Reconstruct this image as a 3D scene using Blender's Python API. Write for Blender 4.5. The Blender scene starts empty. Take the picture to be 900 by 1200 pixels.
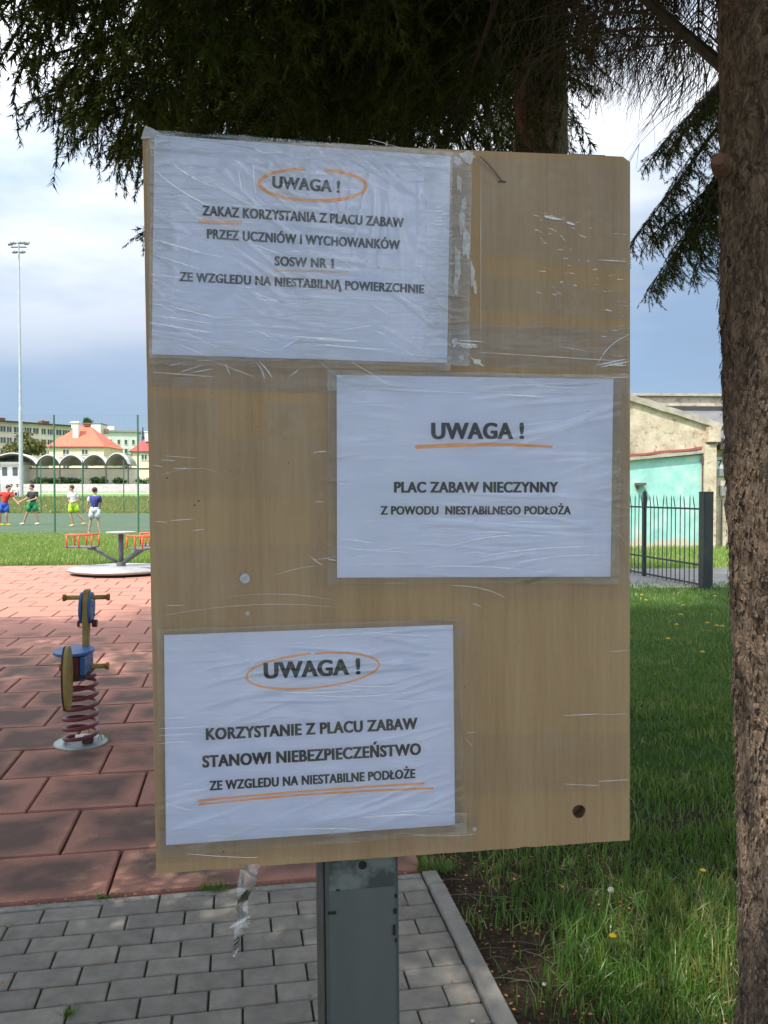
import bpy, bmesh, math, random
import numpy as np
from mathutils import Vector, Matrix, Quaternion, noise
random.seed(7); rng = np.random.default_rng(7)
SC = bpy.context.scene; C = SC.collection
R = math.radians
# ---------------------------------------------------------------- camera
CAMH = 1.5; PITCH = math.atan(22/970.0)
cd = bpy.data.cameras.new('camera'); cam = bpy.data.objects.new('camera', cd); C.objects.link(cam)
cam.location = (0, 0, CAMH); cam.rotation_euler = (math.pi/2 - PITCH, 0, 0)
cd.sensor_fit = 'VERTICAL'; cd.sensor_height = 36; cd.sensor_width = 27; cd.lens = 970/1200*36
cd.clip_start = 0.05; cd.clip_end = 3000
SC.camera = cam
# ---------------------------------------------------------------- sky and sun
SUN_EL, SUN_B = R(56), R(52)
TOSUN = Vector((-math.cos(SUN_B)*math.cos(SUN_EL), -math.sin(SUN_B)*math.cos(SUN_EL), math.sin(SUN_EL)))
W = bpy.data.worlds.new('World'); SC.world = W; W.use_nodes = True
nt = W.node_tree; nt.nodes.clear()
def N(t, ty, **kw):
    n = t.nodes.new(ty)
    for k, v in kw.items():
        if k.startswith('i_'):
            n.inputs[k[2:].replace('_', ' ')].default_value = v
        else: setattr(n, k, v)
    return n
def ramp(t, stops, interp='LINEAR'):
    n = t.nodes.new('ShaderNodeValToRGB'); r = n.color_ramp; r.interpolation = interp
    while len(r.elements) < len(stops): r.elements.new(0.5)
    for e, (p, c) in zip(r.elements, stops):
        e.position = p; e.color = (c, c, c, 1) if isinstance(c, (int, float)) else (*c, 1)
    return n
def math_(t, op, a, b=None, c=None, clamp=False):
    n = t.nodes.new('ShaderNodeMath'); n.operation = op; n.use_clamp = clamp
    for i, v in enumerate((a, b, c)):
        if v is None: continue
        if isinstance(v, (int, float)): n.inputs[i].default_value = v
        else: t.links.new(v, n.inputs[i])
    return n.outputs[0]
def mixc(t, f, a, b, bt='MIX'):
    n = t.nodes.new('ShaderNodeMix'); n.data_type = 'RGBA'; n.blend_type = bt
    for s, v in ((n.inputs[0], f), (n.inputs[6], a), (n.inputs[7], b)):
        if isinstance(v, (int, float)): s.default_value = v
        elif isinstance(v, tuple): s.default_value = (*v, 1) if len(v) == 3 else v
        else: t.links.new(v, s)
    return n.outputs[2]
sky = N(nt, 'ShaderNodeTexSky', sky_type='NISHITA', sun_disc=False, sun_elevation=SUN_EL, sun_rotation=math.atan2(TOSUN.x, TOSUN.y))
tc = N(nt, 'ShaderNodeTexCoord')
mp = N(nt, 'ShaderNodeMapping'); mp.inputs['Scale'].default_value = (1, 1, 2.6); mp.inputs['Location'].default_value = (.3, .1, .25)
nt.links.new(tc.outputs['Generated'], mp.inputs[0])
n1 = N(nt, 'ShaderNodeTexNoise', i_Scale=2.3, i_Detail=7.0, i_Roughness=0.52, i_Distortion=0.3); nt.links.new(mp.outputs[0], n1.inputs['Vector'])
n2 = N(nt, 'ShaderNodeTexNoise', i_Scale=2.0, i_Detail=7.0, i_Roughness=0.5); nt.links.new(mp.outputs[0], n2.inputs['Vector'])
sx = N(nt, 'ShaderNodeSeparateXYZ'); nt.links.new(tc.outputs['Generated'], sx.inputs[0])
cover = math_(nt, 'MULTIPLY_ADD', sx.outputs[2], 1.5, n1.outputs[0])
cr = ramp(nt, [(0.50, 0.15), (0.98, 1.0)]); nt.links.new(cover, cr.inputs[0])
shade = ramp(nt, [(0.40, (2.3, 3.0, 4.0)), (0.58, (5.6, 5.8, 6.2))]); nt.links.new(n2.outputs[0], shade.inputs[0])
elev = ramp(nt, [(0.05, 0.0), (0.33, 1.0)]); nt.links.new(sx.outputs[2], elev.inputs[0])
cloudc = mixc(nt, elev.outputs[0], (1.4, 1.95, 2.8), shade.outputs[0])
blue = mixc(nt, 0.65, sky.outputs[0], (1.05, 1.75, 3.1))
# forward scattering: cloud brightens smoothly towards the sun
dp = N(nt, 'ShaderNodeVectorMath', operation='DOT_PRODUCT'); nt.links.new(tc.outputs['Generated'], dp.inputs[0]); dp.inputs[1].default_value = tuple(TOSUN)
fs = math_(nt, 'MULTIPLY_ADD', dp.outputs['Value'], .5, .5, clamp=True); fs = math_(nt, 'POWER', fs, 2.0); fs = math_(nt, 'MULTIPLY_ADD', fs, 2.0, .75)
fc = N(nt, 'ShaderNodeCombineColor')
for i in range(3): nt.links.new(fs, fc.inputs[i])
cloudc = mixc(nt, 1.0, cloudc, fc.outputs[0], 'MULTIPLY')
skyc = mixc(nt, cr.outputs[0], blue, cloudc)
bg = N(nt, 'ShaderNodeBackground'); bg.inputs[1].default_value = 0.1
nt.links.new(skyc, bg.inputs[0])
wo = N(nt, 'ShaderNodeOutputWorld'); nt.links.new(bg.outputs[0], wo.inputs[0])
sl = bpy.data.lights.new('sun', 'SUN'); sl.energy = 2.9; sl.angle = R(0.53); sl.color = (1, 0.94, 0.83)
so = bpy.data.objects.new('sun', sl); C.objects.link(so); so.rotation_euler = TOSUN.to_track_quat('Z', 'Y').to_euler()
SC.view_settings.view_transform = 'Standard'; SC.view_settings.look = 'None'; SC.view_settings.gamma = 1
SC.view_settings.exposure = 1.0
SC.cycles.transparent_max_bounces = 12; SC.cycles.max_bounces = 6

# ---------------------------------------------------------------- helpers
cR = Vector((1, 0, 0)); cF = Vector((0, math.cos(PITCH), -math.sin(PITCH))); cU = Vector((0, math.sin(PITCH), math.cos(PITCH)))
CAM = Vector((0, 0, CAMH))
def ray(x, y): return cF + cR*((x-450)/970) - cU*((y-600)/970)
def P(x, y, Y):
    d = ray(x, y); return CAM + d*(Y/d.y)
def G(x, y, z=0.0):
    d = ray(x, y); return CAM + d*((z-CAMH)/d.z)
def proj(p):
    q = Vector(p) - CAM; f = q.dot(cF)
    if f < 0.05: return None
    return 450+970*q.dot(cR)/f, 600-970*q.dot(cU)/f
MAT = {}
def newmat(name):
    m = bpy.data.materials.new(name); m.use_nodes = True; t = m.node_tree
    b = t.nodes['Principled BSDF']; MAT[name] = m
    return m, t, b
def pm(name, c1, c2=None, scale=8, rough=0.7, bump=0.0, bscale=None, metal=0.0, stretch=(1, 1, 1), detail=6, world=False, rnd=0.0, lo=.35, hi=.65, dist=0.01, spec=None):
    if name in MAT: return MAT[name]
    m, t, b = newmat(name)
    b.inputs['Roughness'].default_value = rough; b.inputs['Metallic'].default_value = metal
    if spec is not None: b.inputs['Specular IOR Level'].default_value = spec
    c2 = c2 or tuple(v*0.8 for v in c1)
    if world:
        g = N(t, 'ShaderNodeNewGeometry'); src = g.outputs['Position']
    else:
        g = N(t, 'ShaderNodeTexCoord'); src = g.outputs['Object']
    mpn = N(t, 'ShaderNodeMapping'); mpn.inputs['Scale'].default_value = stretch; t.links.new(src, mpn.inputs[0])
    n = N(t, 'ShaderNodeTexNoise', i_Scale=float(scale), i_Detail=float(detail), i_Roughness=.6); t.links.new(mpn.outputs[0], n.inputs['Vector'])
    r = ramp(t, [(lo, c1), (hi, c2)]); t.links.new(n.outputs[0], r.inputs[0])
    col = r.outputs[0]
    if rnd:
        oi = N(t, 'ShaderNodeObjectInfo')
        v = math_(t, 'MULTIPLY_ADD', oi.outputs['Random'], rnd, 1-rnd/2)
        cc = N(t, 'ShaderNodeCombineColor')
        for i in range(3): t.links.new(v, cc.inputs[i])
        col = mixc(t, 1.0, col, cc.outputs[0], 'MULTIPLY')
    t.links.new(col, b.inputs['Base Color'])
    if bump:
        nb = N(t, 'ShaderNodeTexNoise', i_Scale=float(bscale or scale*3), i_Detail=8.0, i_Roughness=.65); t.links.new(mpn.outputs[0], nb.inputs['Vector'])
        bn = N(t, 'ShaderNodeBump', i_Strength=bump, i_Distance=dist); t.links.new(nb.outputs[0], bn.inputs['Height']); t.links.new(bn.outputs[0], b.inputs['Normal'])
    return m
class MB:
    def __init__(s): s.v = []; s.f = []; s.mi = []
    def add(s, vs, fs, mi=0):
        o = len(s.v); s.v += [tuple(v) for v in vs]; s.f += [tuple(i+o for i in f) for f in fs]; s.mi += [mi]*len(fs); return s
    def box(s, c, d, rz=0, M=None, mi=0):
        hx, hy, hz = d[0]/2, d[1]/2, d[2]/2
        vs = [Vector((x, y, z)) for x in (-hx, hx) for y in (-hy, hy) for z in (-hz, hz)]
        if rz: q = Matrix.Rotation(rz, 3, 'Z'); vs = [q@v for v in vs]
        if M is not None: vs = [M@v for v in vs]
        vs = [v+Vector(c) for v in vs]
        return s.add(vs, [(0, 1, 3, 2), (4, 6, 7, 5), (0, 4, 5, 1), (2, 3, 7, 6), (0, 2, 6, 4), (1, 5, 7, 3)], mi)
    def tube(s, pts, rad, n=8, cap=True, mi=0):
        pts = [Vector(p) for p in pts]; k = len(pts)
        if isinstance(rad, (int, float)): rad = [rad]*k
        vs = []; up = None
        for i, p in enumerate(pts):
            d = (pts[min(i+1, k-1)]-pts[max(i-1, 0)]).normalized()
            if up is None: up = d.orthogonal().normalized()
            up = (up - d*up.dot(d));
            up = up.normalized() if up.length > 1e-6 else d.orthogonal().normalized()
            w = d.cross(up)
            for j in range(n):
                a = 2*math.pi*j/n; vs.append(p+(up*math.cos(a)+w*math.sin(a))*rad[i])
        fs = [(i*n+j, i*n+(j+1) % n, (i+1)*n+(j+1) % n, (i+1)*n+j) for i in range(k-1) for j in range(n)]
        if cap: fs += [tuple(range(n))[::-1], tuple((k-1)*n+j for j in range(n))]
        return s.add(vs, fs, mi)
    def lathe(s, prof, n=24, c=(0, 0, 0), mi=0):
        vs = []
        for r, z in prof:
            for j in range(n):
                a = 2*math.pi*j/n; vs.append((c[0]+r*math.cos(a), c[1]+r*math.sin(a), c[2]+z))
        k = len(prof)
        fs = [(i*n+j, i*n+(j+1) % n, (i+1)*n+(j+1) % n, (i+1)*n+j) for i in range(k-1) for j in range(n)]
        fs += [tuple(range(n))[::-1], tuple((k-1)*n+j for j in range(n))]
        return s.add(vs, fs, mi)
    def prism(s, poly, y0, y1, axis='Y', mi=0):
        n = len(poly); f = {'Y': lambda a, b, y: (a, y, b), 'Z': lambda a, b, y: (a, b, y), 'X': lambda a, b, y: (y, a, b)}[axis]
        vs = [f(a, b, y0) for a, b in poly]+[f(a, b, y1) for a, b in poly]
        fs = [tuple(range(n)), tuple(range(2*n-1, n-1, -1))]+[(i, i+n, (i+1) % n+n, (i+1) % n) for i in range(n)]
        return s.add(vs, fs, mi)
    def quad(s, a, b, c, d, mi=0): return s.add([a, b, c, d], [(0, 1, 2, 3)], mi)
    def mesh(s, name, mats, smooth=False, bevel=0):
        me = bpy.data.meshes.new(name); me.from_pydata(s.v, [], s.f); me.update()
        bm = bmesh.new(); bm.from_mesh(me); bmesh.ops.recalc_face_normals(bm, faces=bm.faces)
        if bevel: bmesh.ops.bevel(bm, geom=bm.edges[:]+bm.verts[:], offset=bevel, segments=2 if bevel > .004 else 1, affect='EDGES')
        bm.to_mesh(me); bm.free()
        if not isinstance(mats, (list, tuple)): mats = [mats]
        for m in mats: me.materials.append(m)
        if len(mats) > 1 and not bevel: me.polygons.foreach_set('material_index', s.mi)
        if smooth: me.polygons.foreach_set('use_smooth', [True]*len(me.polygons))
        return me
    def build(s, name, mats, parent=None, smooth=False, bevel=0, **kw):
        return link(name, s.mesh(name, mats, smooth, bevel), parent, **kw)
def link(name, me, parent=None, loc=None, rot=None, scale=None):
    o = bpy.data.objects.new(name, me); C.objects.link(o)
    if parent: o.parent = parent
    if loc is not None: o.location = loc
    if rot is not None: o.rotation_euler = rot
    if scale is not None: o.scale = scale if not isinstance(scale, (int, float)) else (scale,)*3
    return o
def tag(o, label=None, cat=None, group=None, kind=None):
    if label: o['label'] = label
    if cat: o['category'] = cat
    if group: o['group'] = group
    if kind: o['kind'] = kind
    return o
def empty(name, loc=(0, 0, 0), rz=0, label=None, cat=None, group=None):
    o = bpy.data.objects.new(name, None); C.objects.link(o); o.location = loc; o.rotation_euler = (0, 0, rz); o.empty_display_size = .1
    return tag(o, label, cat, group)
def npmesh(name, V, F, mat, smooth=False):
    """V (n,3) float, F (m,3) tris"""
    me = bpy.data.meshes.new(name); V = np.asarray(V, np.float32); F = np.asarray(F, np.int32)
    me.vertices.add(len(V)); me.vertices.foreach_set('co', V.ravel())
    k = F.shape[1]
    me.loops.add(F.size); me.loops.foreach_set('vertex_index', F.ravel())
    me.polygons.add(len(F)); me.polygons.foreach_set('loop_start', np.arange(0, F.size, k, dtype=np.int32)); me.polygons.foreach_set('loop_total', np.full(len(F), k, np.int32))
    if smooth: me.polygons.foreach_set('use_smooth', np.ones(len(F), bool))
    me.update(calc_edges=True); me.materials.append(mat)
    return me
def nz(x, y, z=0.0, s=1.0): return noise.noise(Vector((x*s, y*s, z)))

# ground grid shared by paving, rubber tiles, fence and buildings
GA = R(10); GO = Vector((0.148, 3.235, 0)); GU = Vector((math.cos(GA), math.sin(GA), 0)); GV = Vector((-math.sin(GA), math.cos(GA), 0))
def gp(u, v, z=0.0): return GO + GU*u + GV*v + Vector((0, 0, z))
def uv_of(p): d = Vector((p[0], p[1], 0))-GO; return d.dot(GU), d.dot(GV)

# ================================================================ SETTING
def terr(y):
    ks = [(-200, -0.05), (62.5, -0.05), (64, 0.12), (69.5, 1.1), (76, 1.25), (108, 1.5), (400, 2.5), (1500, 2.5)]
    for (a, za), (b, zb) in zip(ks, ks[1:]):
        if a <= y <= b: return za+(zb-za)*(y-a)/(b-a)
    return -0.05
m_far = pm('meadow_green', (0.10, 0.19, 0.035), (0.19, 0.27, 0.06), scale=0.9, rough=.95, bump=.6, bscale=14, world=True, detail=10, dist=.06)
ys = [-200, -60, -20, 0, 10, 20, 30, 45, 62.5, 64, 66, 68, 69.5, 76, 90, 108, 140, 400, 1500]; xs = [-900, -300, -120, -60, -30, -10, 0, 10, 30, 100, 300, 900]
b = MB(); vs = [(x, y, terr(y)) for y in ys for x in xs]; nx = len(xs)
b.add(vs, [(j*nx+i, j*nx+i+1, (j+1)*nx+i+1, (j+1)*nx+i) for j in range(len(ys)-1) for i in range(nx-1)])
tag(b.build('ground', m_far), kind='structure')

# --- sports pitch, running track, terraces
m_turf = pm('artificial_turf', (0.045, 0.080, 0.040), (0.06, 0.10, 0.052), scale=0.5, rough=.9, world=True, bump=.2, bscale=60)
b = MB(); b.box((-28, 46.3, -0.03), (62, 32.4, 0.04)); tag(b.build('sports_pitch', m_turf), kind='structure')
m_track = pm('pale_track', (0.50, 0.36, 0.29), (0.56, 0.43, 0.36), scale=.3, rough=.9, world=True)
m_fgrass = pm('infield_grass', (0.11, 0.24, 0.045), (0.14, 0.30, 0.055), scale=.25, rough=.95, world=True)
def strip(name, y0, y1, x0, x1, dz, m):
    q = MB(); yy = [y0]+[k for k in ys if y0 < k < y1]+[y1]
    for a, c in zip(yy, yy[1:]): q.quad((x0, a, terr(a)+dz), (x1, a, terr(a)+dz), (x1, c, terr(c)+dz), (x0, c, terr(c)+dz))
    return tag(q.build(name, m), kind='structure')
strip('infield', 70.5, 99, -90, 20, .01, m_fgrass)
strip('pitch_line', 75.2, 75.9, -90, 20, .02, pm('white_line', (0.75, 0.75, 0.72), rough=.8))
strip('running_track', 99, 107.5, -100, 20, .015, m_track)
m_conc = pm('concrete_pale', (0.50, 0.48, 0.44), (0.38, 0.37, 0.34), scale=1.2, rough=.9, world=True)
t = MB()
for k in range(4): t.box((-35, 108.6+k*0.9, 1.5+0.16+0.3*k*.5), (90, 0.9, 0.35+0.3*k))
tag(t.build('terraces', m_conc), kind='structure')

# --- rubber tiles
def rubber_mat():
    m, t, b = newmat('rubber_tile'); b.inputs['Roughness'].default_value = .92; b.inputs['Specular IOR Level'].default_value = .25
    g = N(t, 'ShaderNodeNewGeometry'); tcn = N(t, 'ShaderNodeTexCoord')
    fine = N(t, 'ShaderNodeTexNoise', i_Scale=260.0, i_Detail=3.0); t.links.new(g.outputs['Position'], fine.inputs['Vector'])
    big = N(t, 'ShaderNodeTexNoise', i_Scale=2.6, i_Detail=7.0, i_Roughness=.62); t.links.new(g.outputs['Position'], big.inputs['Vector'])
    sep = N(t, 'ShaderNodeSeparateXYZ'); t.links.new(tcn.outputs['Object'], sep.inputs[0])
    dx = math_(t, 'ABSOLUTE', sep.outputs[0]); dy = math_(t, 'ABSOLUTE', sep.outputs[1]); d = math_(t, 'MAXIMUM', dx, dy)
    edge = ramp(t, [(0.12, 0.0), (0.245, 1.0)]); t.links.new(d, edge.inputs[0])
    oi = N(t, 'ShaderNodeObjectInfo')
    dirt = math_(t, 'MULTIPLY_ADD', edge.outputs[0], -0.34, big.outputs[0]); dirt = math_(t, 'MULTIPLY_ADD', oi.outputs['Random'], .20, dirt)
    # the dark tone thins out farther from the camera
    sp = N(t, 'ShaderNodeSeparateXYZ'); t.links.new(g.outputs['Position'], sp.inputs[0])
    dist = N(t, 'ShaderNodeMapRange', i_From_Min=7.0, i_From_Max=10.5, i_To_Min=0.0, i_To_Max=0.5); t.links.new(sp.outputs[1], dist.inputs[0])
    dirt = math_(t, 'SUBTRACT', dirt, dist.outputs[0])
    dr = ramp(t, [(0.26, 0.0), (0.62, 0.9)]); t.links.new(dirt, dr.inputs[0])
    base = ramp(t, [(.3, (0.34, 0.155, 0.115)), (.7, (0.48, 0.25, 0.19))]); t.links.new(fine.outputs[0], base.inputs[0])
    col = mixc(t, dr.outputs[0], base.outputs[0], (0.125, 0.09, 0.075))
    t.links.new(col, b.inputs['Base Color'])
    bn = N(t, 'ShaderNodeBump', i_Strength=.6, i_Distance=.003); t.links.new(fine.outputs[0], bn.inputs['Height']); t.links.new(bn.outputs[0], b.inputs['Normal'])
    return m
m_rub = rubber_mat()
m_under = pm('dark_joint', (0.045, 0.03, 0.024), (0.07, 0.045, 0.035), scale=30, rough=.95, world=True)
def gquad(name, u0, u1, v0, v1, z, m, parent=None):
    q = MB(); q.quad(gp(u0, v0, z), gp(u1, v0, z), gp(u1, v1, z), gp(u0, v1, z)); return q.build(name, m, parent)
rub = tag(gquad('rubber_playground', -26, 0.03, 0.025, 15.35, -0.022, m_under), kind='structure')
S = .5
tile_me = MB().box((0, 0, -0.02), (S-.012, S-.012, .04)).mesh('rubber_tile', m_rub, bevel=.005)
cells = []
for r in range(30):
    off = (0.25 if r % 2 else 0.0)
    for c in range(-50, 1):
        u0 = c*S - off + 0.304; u1 = u0+S
        u1c = min(u1, 0.02); 
        if u1c-u0 < .05: continue
        v = .43+(r-.5)*S if r else .23
        cells.append((u0, u1c, v))
def zrank(c):
    p = gp((c[0]+c[1])/2, c[2]); q = proj(p)
    vis = q and -120 < q[0] < 560
    return p.length + (0 if vis else 1000)
cells.sort(key=zrank)
far = MB()
for i, (u0, u1, v) in enumerate(cells):
    p = gp((u0+u1)/2, v); dz = random.uniform(-.003, .003)
    if i < 290:
        o = link('rubber_tile', tile_me, rub, p+Vector((0, 0, dz)), (random.uniform(-.004, .004), random.uniform(-.004, .004), GA+random.uniform(-.006, .006)))
        if u1-u0 < S-.01 or v < .3: o.scale = ((u1-u0-.012)/(S-.012), 1 if v > .3 else .388/(S-.012), 1)
    else:
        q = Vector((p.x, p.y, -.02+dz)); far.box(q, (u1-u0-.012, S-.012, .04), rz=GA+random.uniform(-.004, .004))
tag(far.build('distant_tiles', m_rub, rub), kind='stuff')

# --- grey paving blocks with kerb
m_pave = pm('grey_paver', (0.225, 0.205, 0.175), (0.31, 0.285, 0.245), scale=16, rough=.9, bump=.5, bscale=170, world=True, rnd=.28, detail=9, dist=.004)
m_bed = pm('sandy_joint', (0.05, 0.042, 0.032), (0.10, 0.085, 0.06), scale=40, rough=1, world=True)
pav = tag(gquad('pavement', -9, 0.0, -5.2, 0.0, -0.012, m_bed), kind='structure')
blk = MB().box((0, 0, -.03), (.193, .093, .06)).mesh('paving_block', m_pave, bevel=.0035)
half = MB().box((0, 0, -.03), (.093, .093, .06)).mesh('paving_block', m_pave, bevel=.0035)
o = gquad('unseen_paving', -14, 6, -24, -5.2, -.008, pm('unseen_paving', (0.26, 0.255, 0.235), (0.33, 0.32, 0.29), scale=6, rough=.9, world=True)); tag(o, kind='structure')  # paving carried on out of view, added pale to bounce neutral light
bl = []
for r in range(52):
    v = -.085-r*.1
    off = .1 if r % 2 else 0
    if off: bl.append((-.05-.002, v, 1))
    c = 0
    while True:
        u = -off-.1-c*.2
        if u < -8.8: break
        bl.append((u, v, 0)); c += 1
def prank(c):
    p = gp(c[0], c[1]); q = proj(p)
    return p.length+(0 if (q and -150 < q[0] < 700 and q[1] < 1330) else 100)
bl.sort(key=prank)
rest = MB()
for i, (u, v, h) in enumerate(bl):
    p = gp(u, v, random.uniform(-.003, .002))
    if i < 290: link('paving_block', half if h else blk, pav, p, (random.uniform(-.012, .012), random.uniform(-.012, .012), GA+random.uniform(-.012, .012)))
    elif p.length < 6: rest.box(p+Vector((0, 0, -.03)), (.093 if h else .193, .093, .06), rz=GA)
tag(rest.build('outer_paving', m_pave, pav), kind='stuff')
gq = MB()
m_kerb = pm('pale_kerb', (0.27, 0.25, 0.22), (0.35, 0.33, 0.29), scale=14, rough=.9, bump=.5, bscale=120, world=True, detail=9, dist=.004)
for k in range(7):   # thin strip between rubber and blocks
    g_ = MB().box((0, 0, -.03), (.992, .034, .064)).build('edging_strip', pm('pale_edging', (0.36, 0.35, 0.32), (0.24, 0.23, 0.2), scale=30, rough=.9, bump=.4, world=True), pav, bevel=.003)
    g_.location = gp(-.5-k*1.0, -.016, -.001); g_.rotation_euler = (0, 0, GA)
kb = MB().box((0, 0, -.09), (.058, .992, .2)).mesh('kerb_stone', m_kerb, bevel=.004)
kerb = tag(empty('kerb', gp(.031, 0)), kind='structure')
for k in range(6):
    o = link('kerb_stone', kb, kerb, gp(.031, -.62-k*1.0, .006)-gp(.031, 0), (0, random.uniform(-.01, .01), GA+random.uniform(-.004, .004)))
o = MB().box((0, 0, -.09), (.058, .11, .2)).build('kerb_stone', m_kerb, kerb, bevel=.004); o.location = gp(.031, -.06, .002)-gp(.031, 0); o.rotation_euler = (0, 0, GA+.02)

# --- lawn on the right with soil strip, path behind the fence
def soil_mat():
    m, t, b = newmat('lawn_soil'); b.inputs['Roughness'].default_value = 1; b.inputs['Specular IOR Level'].default_value = .1
    g = N(t, 'ShaderNodeNewGeometry')
    n = N(t, 'ShaderNodeTexNoise', i_Scale=55.0, i_Detail=8.0, i_Roughness=.7); t.links.new(g.outputs['Position'], n.inputs['Vector'])
    n3 = N(t, 'ShaderNodeTexNoise', i_Scale=3.0, i_Detail=6.0); t.links.new(g.outputs['Position'], n3.inputs['Vector'])
    r = ramp(t, [(.3, (.018, .013, .009)), (.55, (.06, .042, .03)), (.75, (.12, .085, .06))]); t.links.new(n.outputs[0], r.inputs[0])
    gr = ramp(t, [(.3, (.03, .06, .012)), (.7, (.06, .11, .022))]); t.links.new(n.outputs[0], gr.inputs[0])
    sp = N(t, 'ShaderNodeSeparateXYZ'); t.links.new(g.outputs['Position'], sp.inputs[0])
    mr = N(t, 'ShaderNodeMapRange', i_From_Min=3.2, i_From_Max=4.6); t.links.new(sp.outputs[1], mr.inputs[0])
    f = math_(t, 'MULTIPLY_ADD', n3.outputs[0], 1.2, mr.outputs[0]); f = math_(t, 'SUBTRACT', f, .6, clamp=True)
    t.links.new(mixc(t, f, r.outputs[0], gr.outputs[0]), b.inputs['Base Color'])
    bn = N(t, 'ShaderNodeBump', i_Strength=1.0, i_Distance=.012); t.links.new(n.outputs[0], bn.inputs['Height']); t.links.new(bn.outputs[0], b.inputs['Normal'])
    return m
m_soil = soil_mat()
def lawnz(x, y): return -.012+.02*nz(x, y, 3, .8)+.008*nz(x, y, 9, 5)
lv = []; ups = np.concatenate([np.linspace(.062, 1.2, 30), np.linspace(1.3, 14, 60)]); vps = np.concatenate([np.linspace(-4, 2, 90), np.linspace(2.1, 11, 70)])
for v in vps:
    for u in ups:
        p = gp(u, v); lv.append((p.x, p.y, lawnz(p.x, p.y)))
nu = len(ups); F = [(j*nu+i, j*nu+i+1, (j+1)*nu+i+1, (j+1)*nu+i) for j in range(len(vps)-1) for i in range(nu-1)]
tag(link('lawn', npmesh('lawn', lv, F, m_soil, True)), kind='structure')
m_path = pm('grey_path', (0.22, 0.205, 0.195), (0.17, 0.16, 0.15), scale=5, rough=.9, bump=.5, bscale=40, world=True)
q = MB(); q.box((9, 15.0, -0.03), (16, 3.3, .06), rz=R(3)); tag(q.build('path', m_path), kind='structure')

# ================================================================ GRASS
def grass_mat(name, a, c, s, straw=.0):
    m, t, b = newmat(name); t.nodes.remove(b)
    g = N(t, 'ShaderNodeNewGeometry')
    n = N(t, 'ShaderNodeTexNoise', i_Scale=s, i_Detail=3.0); t.links.new(g.outputs['Position'], n.inputs['Vector'])
    v = math_(t, 'MULTIPLY_ADD', g.outputs['Random Per Island'], .5, n.outputs[0])
    r = ramp(t, [(.4, a), (.8, c), (1.0, (.26, .27, .09) if straw else c)]); t.links.new(v, r.inputs[0])
    d = N(t, 'ShaderNodeBsdfDiffuse'); tr = N(t, 'ShaderNodeBsdfTranslucent'); gl = N(t, 'ShaderNodeBsdfGlossy', i_Roughness=.45)
    t.links.new(r.outputs[0], d.inputs[0]); t.links.new(mixc(t, .5, r.outputs[0], (.3, .45, .05)), tr.inputs[0])
    mx = N(t, 'ShaderNodeMixShader'); mx.inputs[0].default_value = .35; t.links.new(d.outputs[0], mx.inputs[1]); t.links.new(tr.outputs[0], mx.inputs[2])
    m2 = N(t, 'ShaderNodeMixShader'); m2.inputs[0].default_value = .06; t.links.new(mx.outputs[0], m2.inputs[1]); t.links.new(gl.outputs[0], m2.inputs[2])
    t.links.new(m2.outputs[0], t.nodes['Material Output'].inputs[0]); return m
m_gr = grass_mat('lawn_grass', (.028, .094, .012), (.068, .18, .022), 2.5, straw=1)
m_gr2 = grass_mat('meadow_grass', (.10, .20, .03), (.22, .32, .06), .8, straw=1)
def blades(pts, h, w, lean=.5):
    """pts (n,3); 3-segment bent blades"""
    n = len(pts); az = rng.uniform(0, 2*np.pi, n); la = rng.uniform(0, 2*np.pi, n); L = np.abs(rng.normal(0, lean, n))
    h = h*rng.uniform(.5, 1.25, n); w = w*rng.uniform(.6, 1.3, n)
    sd = np.stack([np.cos(az), np.sin(az), 0*az], 1); ld = np.stack([np.cos(la), np.sin(la), 0*la], 1)
    V = []
    for k, (t, wf) in enumerate(((0, 1), (.4, .85), (.75, .55), (1, 0))):
        c = pts + ld*(L*h*t**1.9)[:, None]; c = c.copy(); c[:, 2] += h*t*(1-.25*np.minimum(L, 1.6)*t)
        if k < 3: V.append(c-sd*(w*wf/2)[:, None]); V.append(c+sd*(w*wf/2)[:, None])
        else: V.append(c)
    V = np.stack(V, 1).reshape(-1, 3)   # 7 per blade
    o = (np.arange(n)*7)[:, None]
    T = np.array([[0, 1, 3], [0, 3, 2], [2, 3, 5], [2, 5, 4], [4, 5, 6]])
    F = (o[:, :, None]+T[None]).reshape(-1, 3)
    return V, F
def near_pts(n, y0, y1, xpad=.5):
    # density falls off with distance
    yv = 1/rng.uniform(1/y1, 1/y0, n); xv = rng.uniform(-0.2, .56, n)*yv + rng.uniform(-xpad, xpad, n)
    return xv, yv
def filt(xv, yv, dens):
    k = []; zz = []
    for x, y in zip(xv, yv):
        u, v = uv_of((x, y))
        if u < .07 or v > 10.6: continue
        if random.random() < dens(x, y, u, v): k.append((x, y, lawnz(x, y)-.004))
    return np.array(k)
def dens(x, y, u, v):
    d = min(1, .35+1.6*max(0, nz(x, y, 1, 2.2)+.25))
    bare = 1.0
    if v < .4: bare = min(1, max(0.07, (u-.12+.12*nz(x, y, 5, 3)*2)/.34))**1.3
    elif v < 1.2: bare = min(1, .25+u*1.2)
    if (x-1.02)**2+(y-1.95)**2 < .09: bare *= .3
    return d*bare
xv, yv = near_pts(80000, 1.7, 6.0); pt = filt(xv, yv, dens)
hh = np.array([.05+.065*max(0, nz(x, y, 7, 1.6)+.35) for x, y, z in pt]); ww = .0042*np.clip(pt[:, 1]/2.6, 1, 3)
V, F = blades(pt, hh, ww, .55)
tag(link('lawn_grass', npmesh('lawn_grass', V, F, m_gr)), 'shaded green lawn grass growing right of the kerb and round the trunks', 'grass', kind='stuff')
xv = rng.uniform(1.0, 8.0, 70000); yv = 1/rng.uniform(1/14, 1/5.5, 70000); k_ = (xv/yv > .18) & (xv/yv < .62)
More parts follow.
